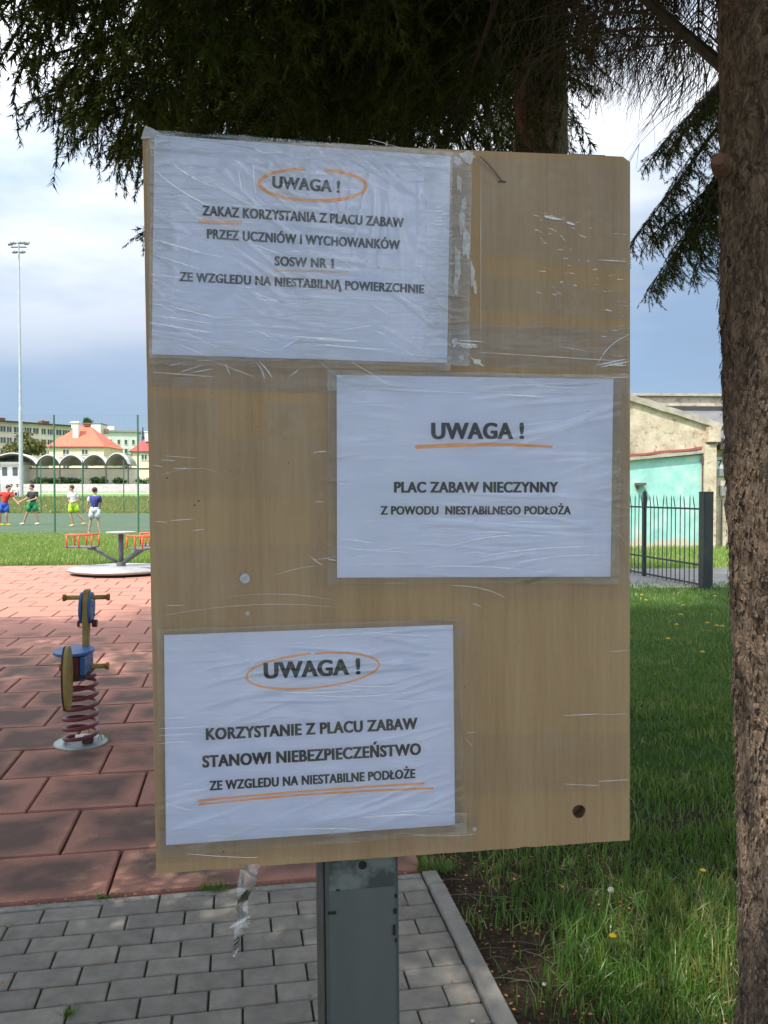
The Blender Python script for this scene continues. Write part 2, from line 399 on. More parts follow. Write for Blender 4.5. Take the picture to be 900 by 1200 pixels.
xv, yv = xv[k_], yv[k_]; pt = filt(xv, yv, lambda x, y, u, v: min(1, .55+1.0*max(0, nz(x, y, 1, 1.1)+.3)))
hh = np.array([.05+.065*max(0, nz(x, y, 7, 1.0)+.3) for x, y, z in pt]); V, F = blades(pt, hh, .003*pt[:, 1]/3.2, .6)
tag(link('lawn_grass', npmesh('lawn_grass', V, F, m_gr)), 'far part of the lawn grass up to the black fence', 'grass', kind='stuff')
# meadow strip behind the rubber playground and grass behind path
n = 66000; yv = rng.uniform(16.4, 30.3, n); xv = -yv*rng.uniform(.2, .52, n); k_ = np.array([uv_of((a, c))[1] > 15.4 for a, c in zip(xv, yv)])
pt = np.stack([xv, yv, np.full(n, -.05)], 1)[k_]; V, F = blades(pt, .16, .016, .5)
tag(link('meadow_grass', npmesh('meadow_grass', V, F, m_gr2)), 'sunlit strip of meadow grass between playground and sports pitch', 'grass', kind='stuff')
n = 14000; yv = rng.uniform(16.9, 24, n); xv = yv*rng.uniform(.2, .5, n); pt = np.stack([xv, yv, np.full(n, -.05)], 1); V, F = blades(pt, .13, .014, .5)
tag(link('verge_grass', npmesh('verge_grass', V, F, m_gr2)), 'sunlit grass verge between the path and the turquoise wall', 'grass', kind='stuff')
n = 30000; yv = rng.uniform(62.7, 70, n); xv = -yv*rng.uniform(.2, .52, n)
pt = np.array([(x, y, terr(y)-.02) for x, y in zip(xv, yv)]); V, F = blades(pt, .28, .05, .5)
tag(link('bank_grass', npmesh('bank_grass', V, F, grass_mat('bank_grass', (.13, .19, .05), (.26, .26, .11), .5, 1))), 'rough grass on the bank behind the sports pitch', 'grass', kind='stuff')

# litter: bud scales, chips, twigs
m_lit = pm('bud_scale', (0.55, 0.27, 0.08), (0.30, 0.16, 0.07), scale=60, rough=.8, world=True)
b = MB()
def flake(p, s):
    q = Matrix.Rotation(random.uniform(0, 6.28), 3, 'Z')@Matrix.Rotation(random.uniform(-.7, .7), 3, 'X')
    vs = [q@Vector(v)*s for v in ((-1, 0, 0), (0, -.5, .25), (1, 0, .1), (0, .5, .3))]; b.add([v+p for v in vs], [(0, 1, 2), (0, 2, 3)])
for i in range(900):
    u = random.uniform(.06, .75)**1.0; v = random.uniform(-1.6, .5); p = gp(u, v); flake(Vector((p.x, p.y, lawnz(p.x, p.y)+.006)), random.uniform(.003, .009))
for i in range(330):
    u = random.uniform(-2.2, 0); v = random.choice([random.gauss(0.01, .02), random.uniform(-1.4, 0), -.035-.1*random.randint(0, 13)]); flake(gp(u, v, .006), random.uniform(.004, .010))
for i in range(160): flake(gp(random.uniform(-3, 0), random.gauss(.015, .02), .006), random.uniform(.004, .009))
tag(b.build('fallen_bud_scales', m_lit), 'orange brown bud scales scattered over paving and bare soil', 'litter', kind='stuff')
b = MB()
for i in range(260):
    u = random.uniform(.08, 1.2); v = random.uniform(-1.6, .6); p = gp(u, v); z = lawnz(p.x, p.y)+.006; a = random.uniform(0, 3.14); L = random.uniform(.02, .09)
    d = Vector((math.cos(a), math.sin(a), 0))*L; m_ = Vector((p.x, p.y, z)); b.tube([m_-d, m_+Vector((0, 0, .008)), m_+d], random.uniform(.0007, .0016), 4)
tag(b.build('dry_stalks', pm('dry_stalk', (0.24, 0.19, 0.12), (0.13, 0.1, 0.07), scale=30, world=True)), 'dry stalks and twigs lying on the bare soil beside the kerb', 'twigs', kind='stuff')
m_peb = pm('pebble', (0.55, 0.53, 0.5), (0.4, 0.39, 0.36), scale=60, rough=.8)
for (x, y, s, lb) in ((638, 1155, .008, 'small white pebble on bare soil right of the kerb'), (554, 1198, .007, 'tiny white stone on paving at the bottom edge by the kerb')):
    p = G(x, y); q = MB(); q.lathe([(.2*s, 0), (s, .3*s), (.9*s, .8*s), (.3*s, 1.1*s)], 8); o = q.build('pebble', m_peb, smooth=True); o.location = (p.x, p.y, 0.0); tag(o, lb, 'pebble')

# weed tufts in the joints
def tuft(x, y, r, h, n, label):
    p = G(x, y); o = empty('weed_tuft', (p.x, p.y, 0), 0, label, 'weed', 'weeds in the paving joints')
    a = rng.uniform(0, 6.28, n); rr = r*np.sqrt(rng.uniform(0, 1, n)); pt = np.stack([rr*np.cos(a)*1.6, rr*np.sin(a)*.6, 0*a-.01], 1)
    V, F = blades(pt, h, .004, .8); link('leaves', npmesh('leaves', V, F, m_gr), o)
tuft(252, 1042, .035, .04, 160, 'largest green weed tuft in the joint between tiles and paving')
tuft(122, 1052, .018, .025, 60, 'small weed tuft at the end of the tile joint, left of the larger tuft')
tuft(80, 1188, .012, .03, 50, 'small weed tuft between paving blocks at the bottom left')
tuft(510, 1018, .05, .06, 240, 'weed tuft at the corner where rubber tiles meet the kerb')

# ================================================================ SPRUCES
m_bark = None
def bark_mat(name, dark, light, s=1):
    m, t, b = newmat(name); b.inputs['Roughness'].default_value = .95; b.inputs['Specular IOR Level'].default_value = .2
    tcn = N(t, 'ShaderNodeTexCoord'); mpn = N(t, 'ShaderNodeMapping'); mpn.inputs['Scale'].default_value = (1, 1, .5); t.links.new(tcn.outputs['Object'], mpn.inputs[0])
    wn = N(t, 'ShaderNodeTexNoise', i_Scale=9.0*s, i_Detail=5.0); t.links.new(mpn.outputs[0], wn.inputs['Vector'])
    wv = mixc(t, .22, mpn.outputs[0], wn.outputs['Color'])
    vo = N(t, 'ShaderNodeTexVoronoi', feature='DISTANCE_TO_EDGE', i_Scale=75.0*s); t.links.new(wv, vo.inputs['Vector'])
    vc = N(t, 'ShaderNodeTexVoronoi', i_Scale=75.0*s); t.links.new(wv, vc.inputs['Vector'])
    n = N(t, 'ShaderNodeTexNoise', i_Scale=70.0*s, i_Detail=9.0, i_Roughness=.7); t.links.new(mpn.outputs[0], n.inputs['Vector'])
    n4 = N(t, 'ShaderNodeTexNoise', i_Scale=4.0*s, i_Detail=6.0); t.links.new(mpn.outputs[0], n4.inputs['Vector'])
    ed = ramp(t, [(0.0, 0.0), (0.22, 1.0)]); t.links.new(vo.outputs[0], ed.inputs[0])
    bw = N(t, 'ShaderNodeRGBToBW'); t.links.new(vc.outputs['Color'], bw.inputs[0])
    v = math_(t, 'MULTIPLY', n.outputs[0], .55); v = math_(t, 'MULTIPLY_ADD', bw.outputs[0], .35, v); v = math_(t, 'MULTIPLY_ADD', n4.outputs[0], .35, v); v = math_(t, 'MULTIPLY_ADD', ed.outputs[0], .12, v)
    mid = tuple((a+c)/2.4 for a, c in zip(dark, light))
    r = ramp(t, [(.40, dark), (.62, mid), (.86, light)]); t.links.new(v, r.inputs[0]); t.links.new(r.outputs[0], b.inputs['Base Color'])
    hgt = math_(t, 'MULTIPLY_ADD', ed.outputs[0], .25, n.outputs[0])
    bn = N(t, 'ShaderNodeBump', i_Strength=1.0, i_Distance=.008); t.links.new(hgt, bn.inputs['Height']); t.links.new(bn.outputs[0], b.inputs['Normal'])
    return m
m_barkB = bark_mat('spruce_bark', (.024, .018, .014), (.29, .215, .16))
m_twig = pm('twig_bark', (0.05, 0.038, 0.028), (0.09, 0.065, 0.045), scale=20, rough=.95)
def needle_mat(name, a, c):
    m, t, b = newmat(name); t.nodes.remove(b)
    g = N(t, 'ShaderNodeNewGeometry'); n = N(t, 'ShaderNodeTexNoise', i_Scale=1.3, i_Detail=3.0); t.links.new(g.outputs['Position'], n.inputs['Vector'])
    v = math_(t, 'MULTIPLY_ADD', g.outputs['Random Per Island'], .4, n.outputs[0])
    r = ramp(t, [(.45, a), (.95, c)]); t.links.new(v, r.inputs[0])
    d = N(t, 'ShaderNodeBsdfDiffuse'); tr = N(t, 'ShaderNodeBsdfTranslucent'); t.links.new(r.outputs[0], d.inputs[0]); t.links.new(r.outputs[0], tr.inputs[0])
    mx = N(t, 'ShaderNodeMixShader'); mx.inputs[0].default_value = .2; t.links.new(d.outputs[0], mx.inputs[1]); t.links.new(tr.outputs[0], mx.inputs[2])
    t.links.new(mx.outputs[0], t.nodes['Material Output'].inputs[0]); return m
m_need = needle_mat('spruce_needles', (.020, .036, .013), (.10, .13, .03))
def limb_pt(t, L, droop, ph): return Vector((L*t, .10*math.sin(3*t+ph)*t, droop*t*t*L + .10*L*max(0, t-.6)**1.5*2))
def branch_mesh(seed, L=3.0, needles=True, droop=-.16):
    rs = random.Random(seed); b = MB(); ph = rs.uniform(0, 6)
    K = 12; pts = [limb_pt(i/K, L, droop, ph) for i in range(K+1)]
    b.tube(pts, [.026*(1-.85*i/K) for i in range(K+1)], 6)
    NV = []; NF = []
    def twig(p0, d, l, r0, nd, dens=1.0):
        d = d.normalized(); k = 3; q = [p0]; cur = p0; dd = d
        for i in range(k):
            dd = (dd+Vector((rs.uniform(-.15, .15), rs.uniform(-.15, .15), -.16))).normalized(); cur = cur+dd*(l/k); q.append(cur)
        b.tube(q, [r0, r0*.7, r0*.5, r0*.25], 3, cap=False)
        if nd:
            cnt = int(l*(170 if l < .5 else 110)*dens)
            for j in range(cnt):
                t = rs.random()**.85*k; i = min(int(t), k-1); p = q[i].lerp(q[i+1], t-i); ax = (q[i+1]-q[i]).normalized()
                o = ax.orthogonal().normalized(); o = Quaternion(ax, rs.uniform(0, 6.28))@o
                nd_ = (o*.8+ax*.75).normalized()*rs.uniform(.028, .046); s_ = ax.cross(o).normalized()*.0045
                z = len(NV); NV.extend((p-s_, p+s_, p+nd_)); NF.append((z, z+1, z+2))
        return q
    n = 30
    for i in range(n):
        t = .10+.90*(i+rs.random()*.6)/n; p = limb_pt(t, L, droop, ph)
        for sgn in (-1, 1):
            if rs.random() < (.12 if needles else .3): continue
            l = (.85*(1-t)**.6+.22)*rs.uniform(.6, 1.15)*(1 if needles else .8)
            d = Vector((.75, sgn*rs.uniform(.7, 1.1), rs.uniform(-.45, -.05)))
            q = twig(p, d, l, .006 if needles else .0065, needles and t > .12)
            m = int(l/(.075 if needles else .085))
            for j in range(m):
                tt = (j+.5)/m*3; k = min(int(tt), 2); pp = q[k].lerp(q[k+1], tt-k)
                d2 = Vector((rs.uniform(-.1, .6), rs.uniform(-.7, .7), -1.0 if not needles else rs.uniform(-.8, .1)))
                l2 = rs.uniform(.10, .24)*(1.0 if needles else 1.7)
                q2 = twig(pp, d2, l2, .0028 if needles else .003, needles)
                if not needles:
                    for _ in range(3): twig(q2[rs.randint(1, 2)], Vector((rs.uniform(-.8, .8), rs.uniform(-.8, .8), -.8)), l2*.5, .0018, False)
    o = len(b.v); nb = len(b.f)
    b.v += [tuple(v) for v in NV]; b.f += [tuple(i+o for i in f) for f in NF]
    me = bpy.data.meshes.new('branch'); me.from_pydata(b.v, [], b.f); me.update()
    me.materials.append(m_twig); me.materials.append(m_need)
    me.polygons.foreach_set('material_index', [0]*nb+[1]*len(NF))
    return me
BR = [branch_mesh(10+i, droop=-.10-.06*i) for i in range(4)]
BARE = [branch_mesh(50+i, needles=False, droop=-.05-.08*i) for i in range(2)]
def ylimit(x):
    if x < -60: return 2000 if x < -150 else 60
    if x < 25: return 60
    if x < 70: return 30
    if x < 120: return 60
    if x < 175: return 95
    if x < 680: return 300
    if x < 850: return -60
    return 420
SPOTS = [(P(885, 780, 1.85), .5), (P(872, 870, 1.85), .42), (G(775, 1085), .42), (G(150, 1005), .38), (G(720, 700), 1.2)]
def seg_line(a, b, o, d):
    best = 9
    for i in range(9):
        p = a.lerp(b, i/8); w = p-o; best = min(best, (w-d*w.dot(d)).length)
    return best
def ok_branch(M, L):
    a_, b_ = M@Vector((.35, 0, -.1)), M@Vector((2.8, 0, -.5))
    for o_, r_ in SPOTS:
        if seg_line(a_, b_, o_, TOSUN) < r_: return False
    for t in (.08, .2, .35, .55, .7, .85, 1.0):
        for dy in ((-.35, .35) if t > .3 else (0,)):
            p = M@Vector((3*t, dy*(1.15-t), -.16*9*t*t/3-(.22 if t > .3 else 0)))
            if p.z < 2.05: return False
            q = proj(p)
            if q is None: 
                if p.y > -0.6 and abs(p.x) < .8 and p.z < 2.6: return False
                continue
            if p.y < 2.2 and -50 < q[0] < 850 and q[1] > -150: return False
            if -150 < q[0] < 1050 and q[1] > ylimit(q[0]): return False
    return True
def align(p0, d, roll=0):
    x = d.normalized(); z = Vector((0, 0, 1)); y = z.cross(x).normalized(); z = x.cross(y)
    M = Matrix((x, y, z)).transposed(); return M@Matrix.Rotation(roll, 3, 'X')
def trunk_mesh(name, h, r0, r1, lean=(0, 0), seg=40, rows=60, amp=.012, wob=.02, mat=None, freq=22):
    V = []; 
    for i in range(rows+1):
        t = i/rows; z = h*t; r = r0+(r1-r0)*t + .35*r0*max(0, 1-z/.35)**2
        cx = lean[0]*z+wob*nz(z, 1, 0, .7); cy = lean[1]*z+wob*nz(z, 9, 0, .7)
        for j in range(seg):
            a = 2*math.pi*j/seg; x, y = math.cos(a), math.sin(a)
            d = noise.fractal(Vector((x*r*freq, y*r*freq, z*freq*.45)), 1.0, 2.0, 4)
            c_ = noise.cell(Vector((x*r*freq*2.0, y*r*freq*2.0, z*freq*.8)))
            rr = r+amp*(d+.5*c_); V.append((cx+x*rr, cy+y*rr, z))
    F = [(i*seg+j, i*seg+(j+1) % seg, (i+1)*seg+(j+1) % seg, (i+1)*seg+j) for i in range(rows) for j in range(seg)]
    return npmesh(name, V, F, mat or m_barkB, True)
def spruce(loc, h, r, zlo, zhi, n, len0, label, lean=(0, 0), hi=False, seed=0, custom=()):
    rs = random.Random(seed); T = empty('spruce_tree', loc, 0, label, 'tree', 'spruces standing around the notice board')
    if hi:
        # fine bark in the part near the eye, coarser above
        link('trunk', trunk_mesh('trunk', 4.2, r, r*.88, lean, 150, 620, .008, .02, freq=24), T)
        top = trunk_mesh('trunk', h-4.2, r*.88, .03, lean, 24, 30, .01, .0); o = link('upper_trunk', top, T); o.location = (lean[0]*4.2+.02*nz(4.2, 1, 0, .7), lean[1]*4.2+.02*nz(4.2, 9, 0, .7), 4.19)
    else:
        link('trunk', trunk_mesh('trunk', h, r, .03, lean, 48, 160, .011, .0, freq=18), T)
    made = 0; tries = 0
    while made < n and tries < n*14:
        tries += 1
        z = zlo+(zhi-zlo)*rs.random()**1.25; f = (z-zlo)/(h-zlo)
        a = rs.uniform(0, 2*math.pi); L = len0*(1-f)**.75*rs.uniform(.75, 1.1)
        if L < .5: continue
        el = -.22+.5*f+rs.uniform(-.12, .1)
        d = Vector((math.cos(a)*math.cos(el), math.sin(a)*math.cos(el), math.sin(el)))
        p0 = Vector(loc)+Vector((lean[0]*z, lean[1]*z, z)); M3 = align(p0, d, rs.uniform(-.25, .25))*(L/3)
        M = Matrix.Translation(p0)@M3.to_4x4()
        if not ok_branch(M, L): continue
        o = link('branch', rs.choice(BR), T); o.matrix_local = Matrix.Translation(-Vector(loc))@M; made += 1
    for (p0, p1, me) in custom:
        d = p1-p0; M = Matrix.Translation(p0)@(align(p0, d)*(d.length/3)).to_4x4()
        o = link('branch', me, T); o.matrix_local = Matrix.Translation(-Vector(loc))@M
    print('spruce', loc, made, tries)
    return T
def tip(x, y, Y): return P(x, y, Y)
A = (1.03, 5.5, -.05); B = (1.062, 1.95, -.03)
custA = [(Vector((A[0], A[1], 5.2)), P(730, 60, 5.4), BARE[0]), (Vector((A[0], A[1], 4.6)), P(745, 90, 4.9), BARE[1]), (Vector((A[0], A[1], 5.8)), P(800, 60, 6.2), BARE[0]),
         (Vector((A[0], A[1], 4.3)), P(712, 100, 5.2), BR[0]), (Vector((A[0], A[1], 4.9)), P(722, 60, 6.0), BR[1]),
         (Vector((A[0], A[1], 4.8)), P(100, 105, 5.0), BR[0]), (Vector((A[0], A[1], 4.9)), P(30, 40, 5.2), BR[1]), (Vector((A[0], A[1], 4.6)), P(150, 75, 5.6), BR[2]),
         (Vector((A[0], A[1], 4.5)), P(210, 70, 4.6), BR[1]), (Vector((A[0], A[1], 5.6)), P(20, 40, 5.0), BR[0]), (Vector((A[0], A[1], 5.2)), P(100, 60, 4.8), BR[2]), (Vector((A[0], A[1], 4.9)), P(150, 60, 5.4), BR[1]), (Vector((A[0], A[1], 5.0)), P(75, 30, 5.4), BR[2]), (Vector((A[0], A[1], 4.6)), P(200, 95, 5.4), BR[0]), (Vector((A[0], A[1], 5.2)), P(60, 10, 4.8), BR[1]), (Vector((A[0], A[1], 4.3)), P(250, 115, 5.8), BR[2]), (Vector((A[0], A[1], 4.4)), P(140, 110, 5.9), BR[1]), (Vector((A[0], A[1], 5.4)), P(130, 20, 5.9), BR[0])]
custB = [(Vector((.88, 2.05, 2.50)), P(600, -140, 3.3), BARE[0]), (Vector((.90, 2.05, 3.1)), P(730, 30, 3.6), BARE[1]), (Vector((.88, 2.1, 3.6)), P(770, -60, 4.4), BARE[0]),
         (Vector((.9, 2.1, 3.9)), P(800, 20, 4.2), BARE[1]), (Vector((.9, 2.1, 3.3)), P(820, 60, 3.4), BARE[0])]
spruce(A, 15, .22, 3.6, 13, 230, 4.3, 'spruce behind the notice board, its trunk rising above the board top', seed=1, custom=custA)
spruce(B, 13, .195, 3.4, 12, 140, 3.6, 'rough barked spruce trunk at the right edge, nearest the board', lean=(-.033, .0), hi=True, seed=2, custom=custB)
spruce((-6.2, 5.2, -.05), 13, .2, 2.6, 12, 110, 3.2, 'spruce left of the playground tiles, shading them', seed=3)
spruce((-4.4, -0.7, -.05), 13, .2, 4.2, 12, 120, 3.3, 'spruce left of the paving, beside the viewer', seed=4)
spruce((-1.6, -2.9, -.05), 15, .2, 5.0, 14, 190, 3.5, 'spruce behind the viewer, shading the paving and board', seed=8)
spruce((-4.9, 2.1, -.05), 13, .2, 3.0, 12, 100, 2.7, 'spruce left of the board between the other two left hand spruces', seed=7)
spruce((0.2, 9.8, -.05), 15, .2, 5.6, 14, 120, 4.4, 'spruce farther behind the board, hidden low down by it', seed=5)
# small spruce whose tips show between board and trunk
spruce((3.72, 7.9, -.05), 12, .16, 5.0, 11, 50, 2.6, 'spruce behind the lawn with bough tips hanging right of the board', seed=6,
       custom=[(Vector((3.72, 7.9, 5.4)), P(768, 310, 7.2), BR[0]), (Vector((3.72, 7.9, 5.8)), P(795, 300, 7.6), BR[1]), (Vector((3.72, 7.9, 5.2)), P(815, 310, 7.9), BR[2]), (Vector((3.72, 7.9, 4.9)), P(750, 270, 7.4), BR[0]), (Vector((3.72, 7.9, 5.0)), P(740, 320, 7.8), BR[1]), (Vector((3.72, 7.9, 5.6)), P(735, 240, 7.0), BR[1]), (Vector((3.72, 7.9, 6.0)), P(775, 165, 7.3), BR[0]), (Vector((3.72, 7.9, 5.8)), P(755, 130, 7.0), BR[2]), (Vector((3.72, 7.9, 5.2)), P(785, 235, 7.0), BR[3])])
# broken stub and loose bark flakes on the near trunk
NT = bpy.data.objects['spruce_tree.001']
q = MB(); a_ = P(846, 199, 1.86)-Vector(B); q.tube([a_, a_+Vector((-.018, -.03, .004)), a_+Vector((-.026, -.045, .006))], [.020, .019, .014], 12); q.build('broken_stub', pm('cut_wood', (.17, .085, .05), (.09, .055, .035), scale=60, rough=.9), NT)
V = []; F = []
for i in range(8000):
    z = random.uniform(.2, 3.2); a = random.uniform(math.pi*.55, math.pi*1.75); r = .195*(1-.12*z/4.2)+random.uniform(.001, .008)
    c = Vector((-.033*z+.02*nz(z, 1, 0, .7)+r*math.cos(a), .02*nz(z, 9, 0, .7)+r*math.sin(a), z)); o_ = Vector((math.cos(a), math.sin(a), 0)); t_ = Vector((-o_.y, o_.x, 0))
    s = random.uniform(.0025, .008); l = s*random.uniform(.8, 2.2); k = len(V); ti = random.uniform(-.2, .9)
    for (x, y) in ((-.5, -.5), (.5, -.6), (.6, .4), (0, .7), (-.6, .5)): p = c+t_*x*s+Vector((0, 0, 1))*y*l+o_*(ti*s*(.5-y)*.8+random.uniform(-.0008, .0008)); V.append(tuple(p))
    F.append((k, k+1, k+2)); F.append((k, k+2, k+3)); F.append((k, k+3, k+4))
tag(link('bark_flakes', npmesh('bark_flakes', V, F, m_barkB), NT), kind='stuff')

# ================================================================ NOTICE BOARD
BW_, BH_ = .5, .730
def c2w(v): return cR*v[0] - cU*v[1] + cF*v[2]
ba = c2w((0.99107, -0.01504, 0.13247)).normalized(); bb = c2w((0.00917, 0.99941, 0.03296)).normalized()
bn_ = ba.cross(-bb).normalized(); bby = bn_.cross(ba).normalized()   # local x, y(up), z(toward viewer)
BT = CAM + c2w((-0.47126*.5, -0.73270*.5, 1.61527*.5))
BM = Matrix.Translation(BT) @ Matrix((ba, bby, bn_)).transposed().to_4x4()
BI = BM.inverted()
def bp(x, y, z=0.0):
    d = ray(x, y); o = BI@CAM; dd = BI.to_3x3()@d; t = (z-o.z)/dd.z; p = o+dd*t; return Vector((p.x, p.y, z))
def laminate():
    m, t, b = newmat('beech_laminate'); b.inputs['Roughness'].default_value = .5; b.inputs['Specular IOR Level'].default_value = .3
    tcn = N(t, 'ShaderNodeTexCoord')
    def st(sx_, sy_, sc, det=6, dis=0.0):
        mpn = N(t, 'ShaderNodeMapping'); mpn.inputs['Scale'].default_value = (sx_, sy_, 1); t.links.new(tcn.outputs['Object'], mpn.inputs[0])
        n = N(t, 'ShaderNodeTexNoise', i_Scale=sc, i_Detail=float(det), i_Roughness=.6, i_Distortion=dis); t.links.new(mpn.outputs[0], n.inputs['Vector']); return n.outputs[0]
    wide = st(1, .04, 22.0, 4, .3); fine = st(1, .05, 190.0, 3); dash = st(1, .12, 420.0, 2); blot = st(1, 1, 5.0, 6)
    v = math_(t, 'MULTIPLY', wide, .50); v = math_(t, 'MULTIPLY_ADD', fine, .34, v); v = math_(t, 'MULTIPLY_ADD', dash, .16, v)
    r = ramp(t, [(.34, (.285, .185, .092)), (.5, (.345, .230, .122)), (.66, (.40, .277, .156))]); t.links.new(v, r.inputs[0])
    bl_ = ramp(t, [(.35, .93), (.62, 1.0)]); t.links.new(blot, bl_.inputs[0])
    cc = mixc(t, 1.0, r.outputs[0], bl_.outputs[0], 'MULTIPLY'); 
    pore = ramp(t, [(.62, 0), (.74, .35)]); t.links.new(dash, pore.inputs[0])
    cc = mixc(t, pore.outputs[0], cc, (.16, .10, .05))
    t.links.new(cc, b.inputs['Base Color'])
    bn = N(t, 'ShaderNodeBump', i_Strength=.15, i_Distance=.0004); t.links.new(fine, bn.inputs['Height']); t.links.new(bn.outputs[0], b.inputs['Normal'])
    return m
m_lam = laminate()
m_chip = pm('chipboard_core', (.22, .14, .08), (.10, .06, .035), scale=300, rough=.95)
m_steel = pm('galvanised_steel', (.085, .098, .098), (.115, .128, .125), scale=9, rough=.5, metal=.35, bump=.15, bscale=200, stretch=(1, .25, .3), detail=9)
m_steel_side = pm('rust_tinted_steel', (.11, .11, .10), (.08, .08, .072), scale=14, rough=.7, metal=.2)
m_stain = pm('stained_steel', (.05, .06, .058), (.15, .17, .16), scale=26, rough=.6, metal=.3, detail=10, lo=.42, hi=.56)
m_dark = pm('dark_hole', (.012, .012, .012), rough=.9)
NB = empty('notice_board', BT, 0, 'tall beech laminate board on a grey steel post with three taped paper notices', 'notice board')
NB.matrix_world = BM
# panel with a real drilled hole and chipped lower edge
def panel():
    bm = bmesh.new(); pts = []
    out = [bp(167, 160), bp(730, 183.5), bp(738.5, 190), bp(738, 984.6)]
    edge = []
    BRc, BLc = bp(738, 984.6), bp(183, 1024)
    n = 60
    for i in range(1, n):
        p = BRc.lerp(BLc, i/n); chip = .0014*max(0, nz(i*.9, 3, 0, 1))*3
        edge.append(p+Vector((0, .0004*nz(i, 7, 1, .6)+chip*(.8 if i in (8, 9, 14, 33) else .25), 0)))
    le = [bp(183, 1024).lerp(bp(167, 160), i/24)+Vector((.0005*nz(i, 2, 5, .9), 0, 0)) for i in range(1, 24)]
    loop = out+edge+[BLc]+le
    hc = bp(678.5, 951); hr = .0072; hole = [hc+Vector((math.cos(a)*hr*(1+.05*math.sin(3*a)), math.sin(a)*hr, 0)) for a in [2*math.pi*i/28 for i in range(28)]]
    def ring(ps):
        vs = [bm.verts.new(p) for p in ps]; return vs, [bm.edges.new((vs[i], vs[(i+1) % len(vs)])) for i in range(len(vs))]
    v1, e1 = ring(loop); v2, e2 = ring(hole)
    bmesh.ops.triangle_fill(bm, edges=e1+e2, use_beauty=True)
    for f in bm.faces:
        f.material_index = 0
        if f.normal.z < 0: f.normal_flip()
    T = .018
    bk = [bm.verts.new(v.co-Vector((0, 0, T))) for v in v1]
    for i in range(len(v1)):
        f = bm.faces.new((v1[i], v1[(i+1) % len(v1)], bk[(i+1) % len(v1)], bk[i])); f.material_index = 1
    f = bm.faces.new(bk); f.material_index = 0
    hb = [bm.verts.new(v.co-Vector((0, 0, .014))) for v in v2]
    for i in range(len(v2)):
        f = bm.faces.new((v2[(i+1) % len(v2)], v2[i], hb[i], hb[(i+1) % len(v2)])); f.material_index = 1
    f = bm.faces.new(hb); f.material_index = 1
    me = bpy.data.meshes.new('panel'); bm.to_mesh(me); bm.free(); me.materials.append(m_lam); me.materials.append(m_chip); return me
link('panel', panel(), NB)
# post: square hollow section with flat front, lip at left
pl, pr = bp(381, 1010, -.019), bp(467, 1010, -.019); pw = pr.x-pl.x; ptx = (pl.x+pr.x)/2
q = MB(); L = 1.78
q.box((ptx, -BH_-.02+.28-L/2+.15, -.0195-.030), (pw, L, .06)); o = q.build('post', [m_steel], NB, bevel=.004)
q = MB(); yb = -BH_-.02
for sx_ in (-1,): q.box((ptx-pw/2-.0035, -BH_-.02+.28-L/2+.15, -.0195-.034), (.0075, L, .05), mi=0)
q.build('side_rail', m_steel_side, NB, bevel=.002)
y_s = bp(424, 1041, -.019).y
q = MB(); q.box((ptx, (y_s+yb+.1)/2, -.0190), (pw-.008, (yb+.1)-y_s, .0012)); q.build('stained_plate', m_stain, NB)
hp = bp(425, 1014, -.0183); q = MB(); q.lathe([(.0045, -.002), (.0045, .0004)], 16, c=(0, 0, 0)); o = q.build('bolt_hole', m_dark, NB); o.location = hp
b = MB()
for (x, y, w_, h_) in ((389, 1070, .009, .003), (463, 1068, .004, .005), (464, 1050, .003, .004), (462, 1090, .003, .011), (464, 1102, .002, .004), (396, 1043, .004, .002)):
    p = bp(x, y, -.0186); b.box(p, (w_, h_, .0008))
b.build('dark_weld_marks', m_dark, NB)
# screw
m_zinc = pm('zinc_screw', (.32, .33, .35), (.42, .43, .45), scale=90, rough=.38, metal=.7)
sp_ = bp(287, 678); q = MB(); q.lathe([(.0054, -.001), (.0056, .0008), (.0050, .0016), (.0018, .0018), (.0016, .0010)], 24); q.box((0, 0, .0017), (.0062, .0008, .0006)); q.box((0, 0, .00172), (.0008, .0062, .0006))
o = q.build('screw', m_zinc, NB); o.location = sp_; o.rotation_euler = (0, 0, .5)
for x, y in ((290, 719), (556, 972)):
    q = MB(); q.lathe([(.0024, -.0003), (.0022, .0002)], 12); o = q.build('filled_screw_hole', pm('grey_filler', (.42, .43, .42), (.35, .36, .36), scale=80), NB); o.location = bp(x, y)
q = MB(); rs = random.Random(4)
for x, y in ((281, 529), (279, 533), (270, 552), (280, 553), (334, 515), (338, 543), (233, 587), (228, 592), (196, 560), (248, 460), (545, 805), (302, 500), (560, 935), (320, 1000), (300, 995), (262, 998), (404, 775)):
    p = bp(x, y, .0002); q.lathe([(rs.uniform(.0004, .0009), 0), (.0003, .0003)], 6, c=p)
q.build('dark_specks', m_dark, NB)
# bent wire staple near the top
q = MB(); q.tube([bp(562, 183, .004), bp(570, 190, .005), bp(580, 201, .003), bp(588, 212, .001)], .00055, 6); q.tube([bp(584, 213, .0012), bp(588, 212, .0018), bp(593, 213, .001)], .0008, 6)
q.build('bent_wire', pm('dull_wire', (.16, .15, .14), rough=.5, metal=.6), NB)

